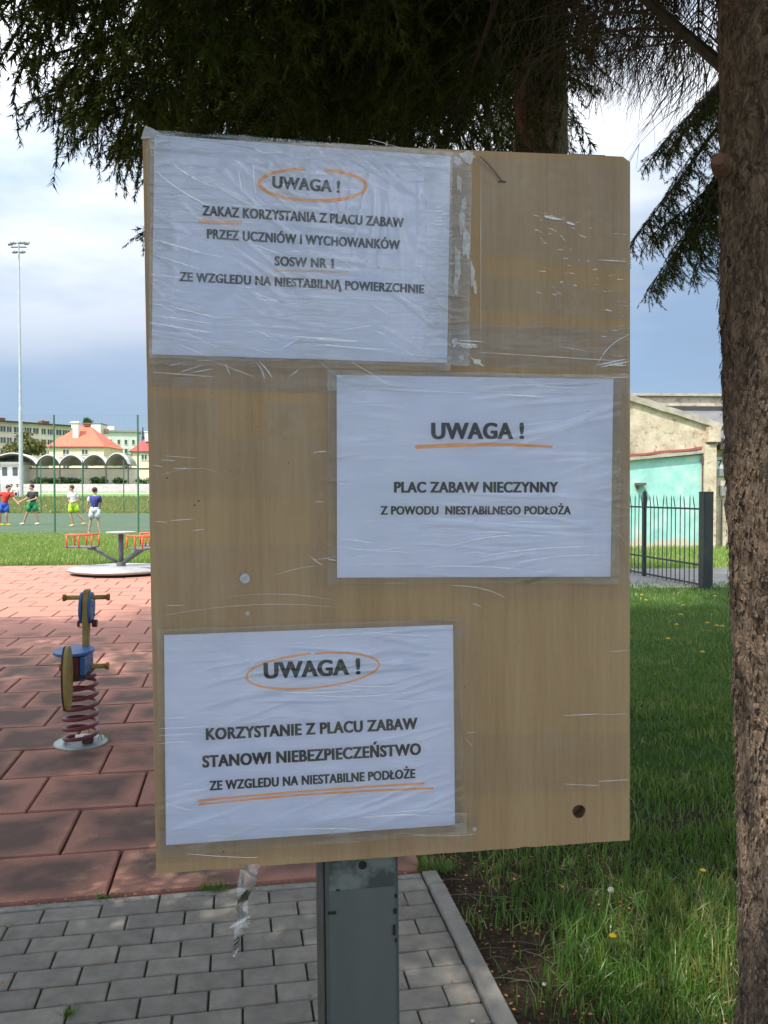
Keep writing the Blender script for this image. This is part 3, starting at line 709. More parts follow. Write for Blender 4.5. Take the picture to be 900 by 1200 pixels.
# --- clear film and tape
def film_mat(name, haze=.05, gloss=.5, rough=.16, wr=.9, sx_=1, sy_=1, sc=30, dist=.0012, streak=0.0, rot=0.3):
    m, t, b = newmat(name); t.nodes.remove(b)
    tcn = N(t, 'ShaderNodeTexCoord'); mpn = N(t, 'ShaderNodeMapping'); mpn.inputs['Scale'].default_value = (sx_, sy_, 1); mpn.inputs['Rotation'].default_value = (0, 0, rot); t.links.new(tcn.outputs['Object'], mpn.inputs[0])
    n = N(t, 'ShaderNodeTexNoise', i_Scale=float(sc), i_Detail=4.0, i_Roughness=.5, i_Distortion=.05); n.noise_type = 'RIDGED_MULTIFRACTAL' if False else 'FBM'
    t.links.new(mpn.outputs[0], n.inputs['Vector'])
    # ridged creases
    a = math_(t, 'SUBTRACT', n.outputs[0], .5); a = math_(t, 'ABSOLUTE', a); rd = ramp(t, [(0.0, 1.0), (.10, .0)]); t.links.new(a, rd.inputs[0])
    n2_ = N(t, 'ShaderNodeTexNoise', i_Scale=9.0, i_Detail=4.0); t.links.new(tcn.outputs['Object'], n2_.inputs['Vector'])
    mask = ramp(t, [(.42, 0.0), (.66, 1.0)]); t.links.new(n2_.outputs[0], mask.inputs[0])
    h = math_(t, 'MULTIPLY', rd.outputs[0], mask.outputs[0]); h2 = math_(t, 'MULTIPLY_ADD', n2_.outputs[0], 1.3, h)
    bn = N(t, 'ShaderNodeBump', i_Strength=wr, i_Distance=dist); t.links.new(h2, bn.inputs['Height'])
    tr = N(t, 'ShaderNodeBsdfTransparent'); tr.inputs[0].default_value = (.99, .992, .995, 1)
    gl = N(t, 'ShaderNodeBsdfGlossy', i_Roughness=rough); t.links.new(bn.outputs[0], gl.inputs['Normal'])
    df = N(t, 'ShaderNodeBsdfDiffuse'); df.inputs[0].default_value = (.9, .92, .95, 1)
    fr = N(t, 'ShaderNodeFresnel'); fr.inputs[0].default_value = 1.5; t.links.new(bn.outputs[0], fr.inputs['Normal'])
    gf = math_(t, 'MULTIPLY', fr.outputs[0], gloss*2, clamp=True)
    hz = math_(t, 'MULTIPLY_ADD', h, streak, haze, clamp=True)
    m1 = N(t, 'ShaderNodeMixShader'); t.links.new(hz, m1.inputs[0]); t.links.new(tr.outputs[0], m1.inputs[1]); t.links.new(df.outputs[0], m1.inputs[2])
    m2 = N(t, 'ShaderNodeMixShader'); t.links.new(gf, m2.inputs[0]); t.links.new(m1.outputs[0], m2.inputs[1]); t.links.new(gl.outputs[0], m2.inputs[2])
    t.links.new(m2.outputs[0], t.nodes['Material Output'].inputs[0]); return m
m_tape = film_mat('clear_tape', haze=.012, gloss=.22, rough=.22, wr=.3, sc=40, streak=.06)
m_tape2 = film_mat('wrinkled_tape', haze=.03, gloss=.40, rough=.18, wr=.9, sx_=.3, sy_=2.4, sc=45, streak=.14)
m_tape3 = film_mat('thin_tape', haze=.008, gloss=.15, rough=.3, wr=.15, sc=30, streak=.03)
m_film1 = film_mat('cling_film', haze=.012, gloss=.95, rough=.11, wr=.35, sx_=.16, sy_=2.0, sc=34, streak=.07, dist=.0022, rot=-.45)
m_film2 = film_mat('plastic_sleeve', haze=.004, gloss=.6, rough=.09, wr=.22, sx_=.14, sy_=2.0, sc=26, streak=.04, dist=.0018, rot=-.1)
m_glint = film_mat('tape_crease', haze=.42, gloss=1.5, rough=.25, wr=.5, sc=60, streak=.3)  # whitish film for the painted glint ribbons
m_peel = film_mat('peeling_tape', haze=.36, gloss=.5, rough=.3, wr=.6, sc=120, streak=.3)
def wrinkle(p, ang, fx, fy, seed):
    x = p.x*math.cos(ang)+p.y*math.sin(ang); y = -p.x*math.sin(ang)+p.y*math.cos(ang)
    m = max(0, min(1, .1+3*nz(p.x, p.y, seed+7, 9))); n_ = abs(noise.noise(Vector((x*fx, y*fy, seed))))
    return m*max(0, 1-n_/.22)**2
def patch(name, c, mat, z, parent, off=Vector((0, 0, 0)), nx_=24, ny_=14, amp=.0004, fr=25, wav=0.0, wr=()):
    """c: four pixel corners TL TR BR BL on the board; a slightly uneven sheet"""
    pc = [bp(*p) for p in c]; V = []
    for j in range(ny_+1):
        for i in range(nx_+1):
            s, t = i/nx_, j/ny_
            p = (pc[0].lerp(pc[1], s)).lerp(pc[3].lerp(pc[2], s), t)
            e = .0012*wav*nz(s*9+t*9, z*900, 2, 1)
            zz = z+amp*abs(nz(p.x, p.y, z*500, fr))+sum(A_*wrinkle(p, an, fx, fy, sd) for A_, an, fx, fy, sd in wr)
            if j in (0, ny_): p = p+Vector((0, e, 0))
            if i in (0, nx_): p = p+Vector((e, 0, 0))
            V.append((p.x-off.x, p.y-off.y, zz-off.z))
    F = [(j*(nx_+1)+i, (j+1)*(nx_+1)+i, (j+1)*(nx_+1)+i+1, j*(nx_+1)+i+1) for j in range(ny_) for i in range(nx_)]
    return link(name, npmesh(name, V, F, mat, True), parent)
# tape on bare board
TP = [(((563, 186), (737, 190), (737, 318), (563, 296)), m_tape), (((563, 322), (736, 342), (736, 376), (563, 361)), m_tape), (((527, 380), (737, 386), (737, 436), (525, 428)), m_tape2),
      (((174, 466), (257, 468), (257, 511), (175, 511)), m_tape), (((313, 472), (357, 474), (356, 510), (312, 509)), m_tape), (((176, 422), (394, 432), (394, 462), (176, 452)), m_tape2),
      (((176, 512), (398, 512), (397, 582), (177, 584)), m_tape3), (((186, 640), (396, 636), (396, 732), (186, 738)), m_tape3), (((360, 470), (398, 470), (398, 690), (362, 690)), m_tape3),
      (((530, 680), (737, 682), (737, 702), (531, 704)), m_tape3), (((531, 860), (737, 858), (737, 926), (532, 930)), m_tape3), (((528, 186), (552, 187), (550, 428), (526, 426)), m_tape2),
      (((186, 972), (560, 956), (560, 992), (186, 1012)), m_tape3), (((532, 735), (560, 734), (562, 968), (534, 972)), m_tape3), (((700, 440), (737, 441), (737, 680), (698, 680)), m_tape2),
      (((176, 166), (182, 166), (194, 985), (188, 985)), m_tape3)]
for i, (c, mt) in enumerate(TP): patch('tape', c, mt, .0004+.00006*i, NB, wav=1)
# painted glints: whitish ribbons where folds in the tape catch the light
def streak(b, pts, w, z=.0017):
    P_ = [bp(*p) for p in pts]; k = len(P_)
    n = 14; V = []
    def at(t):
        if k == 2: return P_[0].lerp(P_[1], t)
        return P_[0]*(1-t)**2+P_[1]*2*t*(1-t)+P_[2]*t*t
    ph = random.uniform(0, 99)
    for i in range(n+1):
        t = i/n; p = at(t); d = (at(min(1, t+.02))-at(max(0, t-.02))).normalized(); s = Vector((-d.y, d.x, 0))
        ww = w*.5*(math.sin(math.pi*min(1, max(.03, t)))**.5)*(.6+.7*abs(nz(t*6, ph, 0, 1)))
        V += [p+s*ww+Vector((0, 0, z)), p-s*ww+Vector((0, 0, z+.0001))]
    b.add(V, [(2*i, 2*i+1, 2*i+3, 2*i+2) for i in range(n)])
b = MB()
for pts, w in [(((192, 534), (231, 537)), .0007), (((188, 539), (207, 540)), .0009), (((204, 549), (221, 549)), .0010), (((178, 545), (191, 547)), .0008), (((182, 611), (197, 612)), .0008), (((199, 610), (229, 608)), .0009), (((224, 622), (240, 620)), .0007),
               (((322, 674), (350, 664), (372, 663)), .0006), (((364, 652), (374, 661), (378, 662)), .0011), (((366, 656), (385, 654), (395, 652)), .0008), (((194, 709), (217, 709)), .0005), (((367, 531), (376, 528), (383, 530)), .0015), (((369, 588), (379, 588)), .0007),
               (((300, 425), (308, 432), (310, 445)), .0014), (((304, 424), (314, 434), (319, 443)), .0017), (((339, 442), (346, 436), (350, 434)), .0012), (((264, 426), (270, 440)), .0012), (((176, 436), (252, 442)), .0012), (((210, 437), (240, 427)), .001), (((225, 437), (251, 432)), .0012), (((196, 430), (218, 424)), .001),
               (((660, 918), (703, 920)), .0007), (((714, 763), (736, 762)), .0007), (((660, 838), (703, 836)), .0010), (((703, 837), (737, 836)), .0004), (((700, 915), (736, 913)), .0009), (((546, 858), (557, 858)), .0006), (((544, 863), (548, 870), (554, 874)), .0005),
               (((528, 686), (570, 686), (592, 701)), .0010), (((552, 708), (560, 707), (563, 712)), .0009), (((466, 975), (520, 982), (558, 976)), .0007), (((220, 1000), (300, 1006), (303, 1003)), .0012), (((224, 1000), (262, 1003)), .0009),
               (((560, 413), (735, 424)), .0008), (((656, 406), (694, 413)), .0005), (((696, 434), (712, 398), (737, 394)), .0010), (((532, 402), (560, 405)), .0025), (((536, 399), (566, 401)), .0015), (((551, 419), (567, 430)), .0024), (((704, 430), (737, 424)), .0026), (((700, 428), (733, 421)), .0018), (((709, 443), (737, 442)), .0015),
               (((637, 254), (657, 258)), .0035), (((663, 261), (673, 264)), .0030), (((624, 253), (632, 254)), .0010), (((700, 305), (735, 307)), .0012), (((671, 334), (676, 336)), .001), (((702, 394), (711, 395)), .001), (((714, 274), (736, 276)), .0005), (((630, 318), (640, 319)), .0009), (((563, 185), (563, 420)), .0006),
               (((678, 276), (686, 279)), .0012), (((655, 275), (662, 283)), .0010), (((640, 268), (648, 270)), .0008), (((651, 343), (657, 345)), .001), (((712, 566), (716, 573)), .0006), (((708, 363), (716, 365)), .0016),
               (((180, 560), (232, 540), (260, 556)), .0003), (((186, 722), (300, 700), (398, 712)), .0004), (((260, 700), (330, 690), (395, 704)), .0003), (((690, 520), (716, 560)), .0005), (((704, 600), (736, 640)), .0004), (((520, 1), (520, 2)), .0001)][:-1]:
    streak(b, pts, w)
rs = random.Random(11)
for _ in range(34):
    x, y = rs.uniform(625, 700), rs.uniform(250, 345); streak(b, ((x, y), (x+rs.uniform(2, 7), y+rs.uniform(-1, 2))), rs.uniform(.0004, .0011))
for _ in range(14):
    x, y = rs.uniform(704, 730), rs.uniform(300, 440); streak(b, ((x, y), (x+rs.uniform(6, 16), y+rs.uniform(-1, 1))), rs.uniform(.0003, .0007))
tag(b.build('tape_crease_glints', m_glint, NB), kind='stuff')
# torn white tape remains right of the first notice
def torn(b, cx, cy, w, h, ph, z=.0019):
    c = bp(cx, cy); n = 22; V = [c+Vector((0, 0, z))]
    for i in range(n):
        a = 2*math.pi*i/n; r = .75+.5*nz(math.cos(a)*2, math.sin(a)*2, ph, 1)
        V.append(c+Vector((math.cos(a)*w*r, math.sin(a)*h*r, z)))
    b.add(V, [(0, 1+i, 1+(i+1) % n) for i in range(n)])
b = MB()
for i, a in enumerate([(541, 257, .0040, .018), (545, 285, .0058, .022), (536, 308, .0038, .022), (553, 322, .0032, .016), (534, 335, .0030, .012), (556, 338, .0028, .008), (543, 240, .0032, .009), (548, 185, .010, .008), (538, 215, .003, .012),
                       (548, 406, .011, .0030), (540, 420, .004, .004), (558, 424, .006, .0035), (722, 428, .013, .0028), (532, 402, .004, .006), (536, 190, .006, .006)]): torn(b, *a, i*3.7, .0019+i*.00003)
tag(b.build('torn_tape', m_peel, NB), kind='stuff')
# folded film bundle on the top edge, peak at the corner, clamp top
m_blackp = film_mat('dark_film_bundle', haze=.10, gloss=1.6, rough=.15, wr=1.0, sc=90, streak=.5)
def bundle(x0, x1, y0, y1, nm, mt, zc=-.006):
    q = MB()
    for k in range(5):
        a = bp(x0+random.uniform(0, 14), y0-random.uniform(0, 2.5)); c = bp(x1-random.uniform(0, 14), y1-random.uniform(0, 2.5)); pts = []
        for i in range(9): p = a.lerp(c, i/8); pts.append(p+Vector((0, (.0012+.0016*k/4)*math.sin(math.pi*i/8)+.0008*nz(i, k, 1, 1), zc-.002*k)))
        q.tube(pts, [.0005+.0011*math.sin(math.pi*i/8) for i in range(9)], 6)
    return q.build(nm, mt, NB, smooth=True)
bundle(354, 492, 167, 175, 'folded_film', [pm('grey_film_fold', (.16, .18, .21), (.045, .05, .06), scale=120, rough=.25, stretch=(1, 6, 1))])
q = MB(); a = bp(672, 181.0); c = bp(712, 182.5); q.box(((a.x+c.x)/2, a.y+.001, -.012), (c.x-a.x, .004, .014)); q.build('clamp_top', pm('clamp_steel', (.06, .065, .075), (.1, .105, .12), scale=30, rough=.4, metal=.5), NB, bevel=.0006)
q = MB(); A0 = bp(165, 163, .001); T0 = bp(170, 147, .002); T1 = bp(180, 151, -.001); B0 = bp(196, 162, .001)
q.add([A0, T0, T1, B0, bp(181, 161, .004)], [(0, 1, 4), (1, 2, 4), (2, 3, 4)]); q.build('film_peak', m_peel, NB)
q = MB()
for k in range(12): pass
pts = [bp(180+i*9, 155.5+i*1.4+random.uniform(-.6, .6), .002) for i in range(14)]; q.tube(pts, .0004, 5); q.build('film_edge', m_peel, NB)
# dangling tape strip
cp = [(292, 1012), (291, 1026), (287, 1045), (283, 1062), (286, 1078), (279, 1095), (276, 1112), (274, 1120)]
wd = [.0110, .0100, .0085, .0060, .0075, .0045, .003, .001]
V = []; n = 40
for i in range(n+1):
    f = i/n*(len(cp)-1); k = min(int(f), len(cp)-2); fr = f-k
    x = cp[k][0]*(1-fr)+cp[k+1][0]*fr; y = cp[k][1]*(1-fr)+cp[k+1][1]*fr; w = wd[k]*(1-fr)+wd[k+1]*fr
    p = bp(x, y); tw = .9*math.sin(i*.35)+.5*nz(i*.3, 4, 0, 1)
    for s in (-1, -.33, .33, 1): V.append(p+Vector((s*w*math.cos(tw*.7), .0007*nz(i, s, 3, 1), .002+s*w*math.sin(tw)+.0012*nz(i*.8, s*2, 1, 1))))
F = [(i*4+j, i*4+j+1, (i+1)*4+j+1, (i+1)*4+j) for i in range(n) for j in range(3)]
link('dangling_tape', npmesh('dangling_tape', V, F, film_mat('hanging_tape', haze=.14, gloss=.7, rough=.2, wr=.8, sc=120, streak=.35), True), NB)
q = MB(); streak(q, ((269, 1085), (294, 1071)), .0042, .004); q.build('tape_fold', m_peel, NB)

# ================================================================ NOTICES
def paper_mat():
    m, t, b = newmat('white_paper'); b.inputs['Roughness'].default_value = .8; b.inputs['Specular IOR Level'].default_value = .2
    tcn = N(t, 'ShaderNodeTexCoord'); n = N(t, 'ShaderNodeTexNoise', i_Scale=14.0, i_Detail=5.0); t.links.new(tcn.outputs['Object'], n.inputs['Vector'])
    r = ramp(t, [(.35, (.71, .755, .92)), (.65, (.76, .80, .95))]); t.links.new(n.outputs[0], r.inputs[0]); t.links.new(r.outputs[0], b.inputs['Base Color'])
    mpn = N(t, 'ShaderNodeMapping'); mpn.inputs['Scale'].default_value = (.6, 1.6, 1); mpn.inputs['Rotation'].default_value = (0, 0, -.2); t.links.new(tcn.outputs['Object'], mpn.inputs[0])
    n2_ = N(t, 'ShaderNodeTexNoise', i_Scale=18.0, i_Detail=3.0, i_Distortion=1.0); t.links.new(mpn.outputs[0], n2_.inputs['Vector'])
    bn = N(t, 'ShaderNodeBump', i_Strength=.45, i_Distance=.0025); t.links.new(n2_.outputs[0], bn.inputs['Height']); t.links.new(bn.outputs[0], b.inputs['Normal'])
    return m
m_paper = paper_mat()
m_ink = pm('black_toner', (.018, .018, .02), (.03, .03, .033), scale=40, rough=.55)
m_mark = pm('orange_highlighter', (.95, .40, .13), (.95, .50, .24), scale=120, rough=.7)
m_mark2 = pm('faded_highlighter', (.90, .55, .40), (.84, .64, .56), scale=120, rough=.7)
ZP = .0016
def ph_(p, amp): return ZP+amp*(.5+nz(p.x, p.y, 3, 14))*.8
def text_mesh(s):
    cu = bpy.data.curves.new('t', 'FONT'); cu.body = s; cu.size = 1; cu.offset = .020; cu.resolution_u = 5; cu.space_character = 1.07
    o = bpy.data.objects.new('t', cu); C.objects.link(o); dg = bpy.context.evaluated_depsgraph_get(); dg.update()
    me = bpy.data.meshes.new_from_object(o.evaluated_get(dg)); C.objects.unlink(o); bpy.data.objects.remove(o)
    return me
_m = text_mesh('H'); CAPH = max(v.co.y for v in _m.vertices)
def put_line(s, pl_, pr_, cap_px, parent, off, amp, cap_ref='H'):
    me = text_mesh(s); co = np.empty(len(me.vertices)*3, np.float32); me.vertices.foreach_get('co', co); co = co.reshape(-1, 3)
    a, c = bp(*pl_), bp(*pr_); d = (c-a); W_ = d.length; d.normalize(); up = Vector((-d.y, d.x, 0))
    x0, x1 = co[:, 0].min(), co[:, 0].max()
    xm, ym = (pl_[0]+pr_[0])/2, (pl_[1]+pr_[1])/2; ch = (bp(xm, ym-cap_px)-bp(xm, ym)).length
    sx_ = W_/(x1-x0); sy_ = ch/CAPH
    # unify: cap height of the built-in face is 0.729 em
    for i in range(len(co)):
        p = a+d*((co[i, 0]-x0)*sx_)+up*(co[i, 1]*sy_); z = ph_(p, amp)+.0003
        co[i] = (p.x-off.x, p.y-off.y, z-off.z)
    me.vertices.foreach_set('co', co.ravel()); me.update()
    # heavier face: the strokes are printed three times, a hair apart sideways
    nv = len(co); fs = [tuple(p_.vertices) for p_ in me.polygons]; V = []; F = []
    st = sx_*.036
    for k_, sh in enumerate((0, -1, 1)):
        V += [(c_[0]+d.x*sh*st, c_[1]+d.y*sh*st, c_[2]+k_*.00002) for c_ in co]; F += [tuple(i+nv*k_ for i in f) for f in fs]
    m2 = bpy.data.meshes.new('lettering'); m2.from_pydata(V, [], F); m2.update(); m2.materials.append(m_ink)
    return link('lettering', m2, parent)
def ribbon(pts, w, parent, off, amp, mat, name='highlighter_mark', jit=.3, dz=.0002):
    V = []; n = len(pts); P_ = [bp(*p) for p in pts]; s0 = random.uniform(0, 50)
    for i, p in enumerate(P_):
        d = (P_[min(i+1, n-1)]-P_[max(i-1, 0)]).normalized(); sd = Vector((-d.y, d.x, 0)); ww = w*.5*(1+jit*nz(i*.25, s0, 0, 1))
        for s in (-1, 1): q = p+sd*ww*s; V.append((q.x-off.x, q.y-off.y, ph_(q, amp)+dz-off.z))
    F = [(2*i, 2*i+1, 2*i+3, 2*i+2) for i in range(n-1)]
    return link(name, npmesh(name, V, F, mat), parent)
def ell(cx, cy, rx, ry, a0, a1, rot=0, n=60, grow=0.0):
    o = []
    for i in range(n+1):
        a = a0+(a1-a0)*i/n; k = 1+grow*(i/n-.5); x = rx*k*math.cos(a); y = ry*k*math.sin(a)
        o.append((cx+x*math.cos(rot)-y*math.sin(rot), cy+x*math.sin(rot)+y*math.cos(rot)))
    return o
def lin(x0, y0, x1, y1, arch=0, n=30): return [(x0+(x1-x0)*i/n, y0+(y1-y0)*i/n-arch*math.sin(math.pi*i/n)) for i in range(n+1)]
def notice(label, corners, lines, marks, amp, film, filmc, zf, wr=()):
    c = sum((bp(*p) for p in corners), Vector())/4; off = Vector((c.x, c.y, 0))
    o = empty('paper_notice', (0, 0, 0), 0, label, 'notice'); o.matrix_world = BM@Matrix.Translation(off)
    pc = [bp(*p) for p in corners]; V = []; nx_, ny_ = 60, 44
    for j in range(ny_+1):
        for i in range(nx_+1):
            s, t = i/nx_, j/ny_; p = (pc[0].lerp(pc[1], s)).lerp(pc[3].lerp(pc[2], s), t)
            V.append((p.x-off.x, p.y-off.y, ph_(p, amp)))
    F = [(j*(nx_+1)+i, (j+1)*(nx_+1)+i, (j+1)*(nx_+1)+i+1, j*(nx_+1)+i+1) for j in range(ny_) for i in range(nx_)]
    link('sheet', npmesh('sheet', V, F, m_paper, True), o)
    for l in lines: put_line(*l, o, off, amp)
    for m_ in marks: ribbon(m_[0], m_[1], o, off, amp, m_[2] if len(m_) > 2 else m_mark)
    patch('clear_film', filmc, film, zf, o, off, 210, 160, .0009, 30, 1, wr)
    return o, off
n1_, off1 = notice('upper left paper notice under crinkled film, its heading circled in faded orange', [(181, 159), (527.5, 184), (523.5, 426), (178.3, 415.6)],
    [('UWAGA !', (319.5, 221), (397.5, 226.5), 13.8), ('ZAKAZ KORZYSTANIA Z PLACU ZABAW', (237.5, 253), (472.5, 267.3), 11.2), ('PRZEZ UCZNIÓW I WYCHOWANKÓW', (243, 280.2), (468, 293.2), 11.0), ('SOSW NR 1', (322, 311.6), (390.5, 314.6), 10.8), ('ZE WZGLEDU NA NIESTABILNĄ POWIERZCHNIE', (210.6, 329.8), (496, 344.4), 10.3)],
    [(ell(366.5, 217.5, 62.5, 18.5, -1.35, 4.55, .03), .0032, m_mark), (lin(233.4, 260, 283.2, 261.8), .0044, m_mark2), (lin(321, 314.8+3, 407.5, 319.2), .0016, m_mark2)],
    .0010, m_film1, [(176, 154), (529.5, 179), (526.5, 430), (176, 420)], .0030, ((.0016, -.62, 7, 70, 1.3), (.0013, -.12, 6, 90, 5.1), (.0010, 1.45, 8, 80, 8.7)))
ribbon([(387.2, 307.4), (389.8, 304.2)], .0007, n1_, off1, .0010, m_ink, 'lettering', 0, .0003); ribbon([(386.6, 314.4), (392.6, 314.7)], .0007, n1_, off1, .0010, m_ink, 'lettering', 0, .0003)
n2o, off2 = notice('middle right paper notice with bold heading underlined in orange', [(394.3, 439.5), (718, 444.5), (714.5, 675.6), (394.8, 676.8)],
    [('UWAGA !', (505.8, 514.2), (612.7, 514), 18.5), ('PLAC ZABAW NIECZYNNY', (461.9, 577), (653, 576.8), 12.2), ('Z POWODU  NIESTABILNEGO PODŁOŻA', (445.8, 602.8), (668, 602.5), 9.6)],
    [(lin(486, 523.5, 646.5, 523.8, 3), .0030), (lin(487, 525.2, 640, 522.3, 1.5), .0018)], .0005, m_film2, [(384, 434), (727, 440), (724, 683), (384, 684)], .0026, ((.0011, .18, 6, 60, 3.3), (.0008, -.1, 5, 90, 6.4)))
n3o, off3 = notice('lower left paper notice with circled heading and double orange underline', [(192.5, 743.8), (530.5, 731.7), (532.8, 965.7), (194.8, 989.5)],
    [('UWAGA !', (310, 794.6), (421.5, 789), 18.3), ('KORZYSTANIE Z PLACU ZABAW', (242, 866.2), (488.6, 853.4), 13.2), ('STANOWI NIEBEZPIECZEŃSTWO', (238, 898.4), (492.6, 883.4), 13.4), ('ZE WZGLEDU NA NIESTABILNE PODŁOŻE', (245.8, 925.2), (486, 910.8), 10.6)],
    [(ell(367, 785.5, 78, 20, -1.52, 4.70, -.10, grow=.03), .0019), (lin(231.5, 937.6, 497, 917.2, 1.5), .0020), (lin(233, 942, 508, 923, 3), .0020)], .0005, m_film2, [(184, 738), (540, 724), (543, 972), (186, 997)], .0026, ((.0011, -.05, 6, 70, 2.3), (.0008, .25, 5, 80, 9.4)))
# tape strips holding the papers, each a part of its notice
def strips(o, off, L, z0):
    for i, (c, mt) in enumerate(L): patch('tape_strip', c, mt, z0+.0003*i, o, off, 40, 6, .0005, 45, 1.5)
strips(n1_, off1, [(((172, 160), (200, 160), (206, 418), (176, 416)), m_tape2), (((176, 398), (527, 410), (526, 436), (176, 428)), m_tape2), (((500, 178), (552, 184), (547, 430), (497, 428)), m_tape2), (((256, 160), (372, 169), (370, 214), (256, 206)), m_tape), (((176, 156), (540, 181), (539, 200), (176, 178)), m_tape2),
                   (((350, 350), (452, 354), (448, 414), (350, 410)), m_tape)], .0062)
strips(n2o, off2, [(((382, 434), (737, 440), (737, 462), (383, 458)), m_tape2), (((384, 436), (430, 438), (428, 470), (384, 470)), m_tape), (((684, 440), (722, 442), (718, 684), (682, 684)), m_tape), (((384, 664), (730, 662), (730, 684), (384, 688)), m_tape3)], .0052)
strips(n3o, off3, [(((184, 736), (545, 722), (546, 746), (185, 760)), m_tape), (((186, 836), (300, 832), (300, 870), (186, 874)), m_tape3), (((184, 970), (545, 950), (546, 974), (186, 1002)), m_tape2)], .0052)
# painted glints: whitish ribbons laid along the film folds of each notice
def crease_glints(o, off, L, z=.0066):
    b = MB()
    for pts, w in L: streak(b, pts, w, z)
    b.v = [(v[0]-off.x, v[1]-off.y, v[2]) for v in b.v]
    tag(b.build('film_crease_glints', m_glint, o), kind='stuff')
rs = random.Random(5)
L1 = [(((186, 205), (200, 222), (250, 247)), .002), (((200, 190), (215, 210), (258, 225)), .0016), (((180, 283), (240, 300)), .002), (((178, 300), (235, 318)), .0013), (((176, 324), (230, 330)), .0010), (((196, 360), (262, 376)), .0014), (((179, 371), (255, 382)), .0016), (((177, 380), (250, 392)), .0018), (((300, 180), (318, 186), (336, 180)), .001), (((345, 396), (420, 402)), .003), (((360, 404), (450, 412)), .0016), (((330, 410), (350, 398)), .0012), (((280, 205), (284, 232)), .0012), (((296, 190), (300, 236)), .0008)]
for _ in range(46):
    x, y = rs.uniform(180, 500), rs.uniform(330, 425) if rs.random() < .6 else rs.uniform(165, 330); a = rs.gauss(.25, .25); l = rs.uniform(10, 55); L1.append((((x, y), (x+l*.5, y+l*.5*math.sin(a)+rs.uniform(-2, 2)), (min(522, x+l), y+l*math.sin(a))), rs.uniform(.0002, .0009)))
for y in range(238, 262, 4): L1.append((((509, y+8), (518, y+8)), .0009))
crease_glints(n1_, off1, L1, .0086)
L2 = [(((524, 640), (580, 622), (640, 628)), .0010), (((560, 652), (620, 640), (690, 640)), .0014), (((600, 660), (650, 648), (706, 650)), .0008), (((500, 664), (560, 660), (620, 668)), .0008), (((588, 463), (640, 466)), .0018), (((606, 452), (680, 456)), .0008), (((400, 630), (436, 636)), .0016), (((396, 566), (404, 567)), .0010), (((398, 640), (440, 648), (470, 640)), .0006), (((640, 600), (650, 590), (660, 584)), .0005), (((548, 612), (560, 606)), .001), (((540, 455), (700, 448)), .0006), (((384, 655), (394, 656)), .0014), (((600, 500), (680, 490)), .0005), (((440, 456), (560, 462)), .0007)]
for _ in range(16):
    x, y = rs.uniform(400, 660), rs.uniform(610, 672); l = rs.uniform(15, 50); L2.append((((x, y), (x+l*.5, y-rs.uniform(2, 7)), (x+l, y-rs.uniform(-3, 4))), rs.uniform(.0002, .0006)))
crease_glints(n2o, off2, L2)
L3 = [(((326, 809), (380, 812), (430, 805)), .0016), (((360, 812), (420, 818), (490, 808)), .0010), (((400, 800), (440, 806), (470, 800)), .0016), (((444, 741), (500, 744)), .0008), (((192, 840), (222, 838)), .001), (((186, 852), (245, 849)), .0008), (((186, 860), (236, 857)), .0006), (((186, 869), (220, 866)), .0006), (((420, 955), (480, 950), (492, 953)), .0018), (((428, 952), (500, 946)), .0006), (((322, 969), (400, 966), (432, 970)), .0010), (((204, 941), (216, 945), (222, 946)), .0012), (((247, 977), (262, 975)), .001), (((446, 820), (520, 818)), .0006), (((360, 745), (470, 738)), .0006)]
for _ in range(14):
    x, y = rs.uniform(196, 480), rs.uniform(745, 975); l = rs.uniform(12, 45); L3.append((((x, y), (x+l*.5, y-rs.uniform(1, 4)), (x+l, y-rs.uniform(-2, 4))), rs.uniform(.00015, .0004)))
crease_glints(n3o, off3, L3)

# ================================================================ DANDELIONS
m_yel = pm('dandelion_yellow', (.80, .55, .02), (.70, .42, .01), scale=90, rough=.7)
m_stem = pm('flower_stem', (.16, .22, .06), (.22, .25, .09), scale=30, rough=.7)
def dandelion(x, y, h, r, label, fluff=False, lean=.3, group='dandelions in the lawn'):
    p = G(x, y, h); o = empty('dandelion', (p.x, p.y, lawnz(p.x, p.y)), 0, label, 'flower', group)
    base = Vector((-lean*h, .02, 0)); q = MB(); top = Vector((0, 0, h)); q.tube([base, base.lerp(top, .5)+Vector((lean*h*.25, 0, .0)), top], .0017, 5); q.build('stem', m_stem, o)
    q = MB(); n = 26 if p.y < 5 else 12
    if fluff:
        for i in range(90):
            a = random.uniform(0, 6.28); e = math.asin(random.uniform(-.6, 1)); d = Vector((math.cos(a)*math.cos(e), math.sin(a)*math.cos(e), math.sin(e))); q.tube([top, top+d*r], .00035, 3, cap=False)
        q.lathe([(.001, -.003), (.003, 0), (.001, .003)], 8, c=top); q.build('seed_head', pm('seed_fluff', (.5, .5, .47), rough=.9), o)
    else:
        for ring_, (rr, zz) in enumerate(((1, .0), (.72, .25), (.4, .4))):
            for i in range(n):
                a = 2*math.pi*(i+ring_*.4)/n; d = Vector((math.cos(a), math.sin(a), 0)); s = Vector((-d.y, d.x, 0))*r*.13
                t = top+d*r*rr+Vector((0, 0, r*zz*.9)); m_ = top+d*r*rr*.5+Vector((0, 0, r*(.18+zz*.5))); q.add([top, m_+s, t, m_-s], [(0, 1, 2, 3)])
        q.build('petals', m_yel, o)
    return o
dandelion(718, 1094, .10, .014, 'large yellow dandelion flower nearest the board bottom right')
dandelion(824, 1017, .17, .012, 'yellow dandelion flower beside the near spruce trunk')
dandelion(716, 1041, .20, .011, 'dandelion seed head on a tall stem above the large yellow flower', True, group=None)
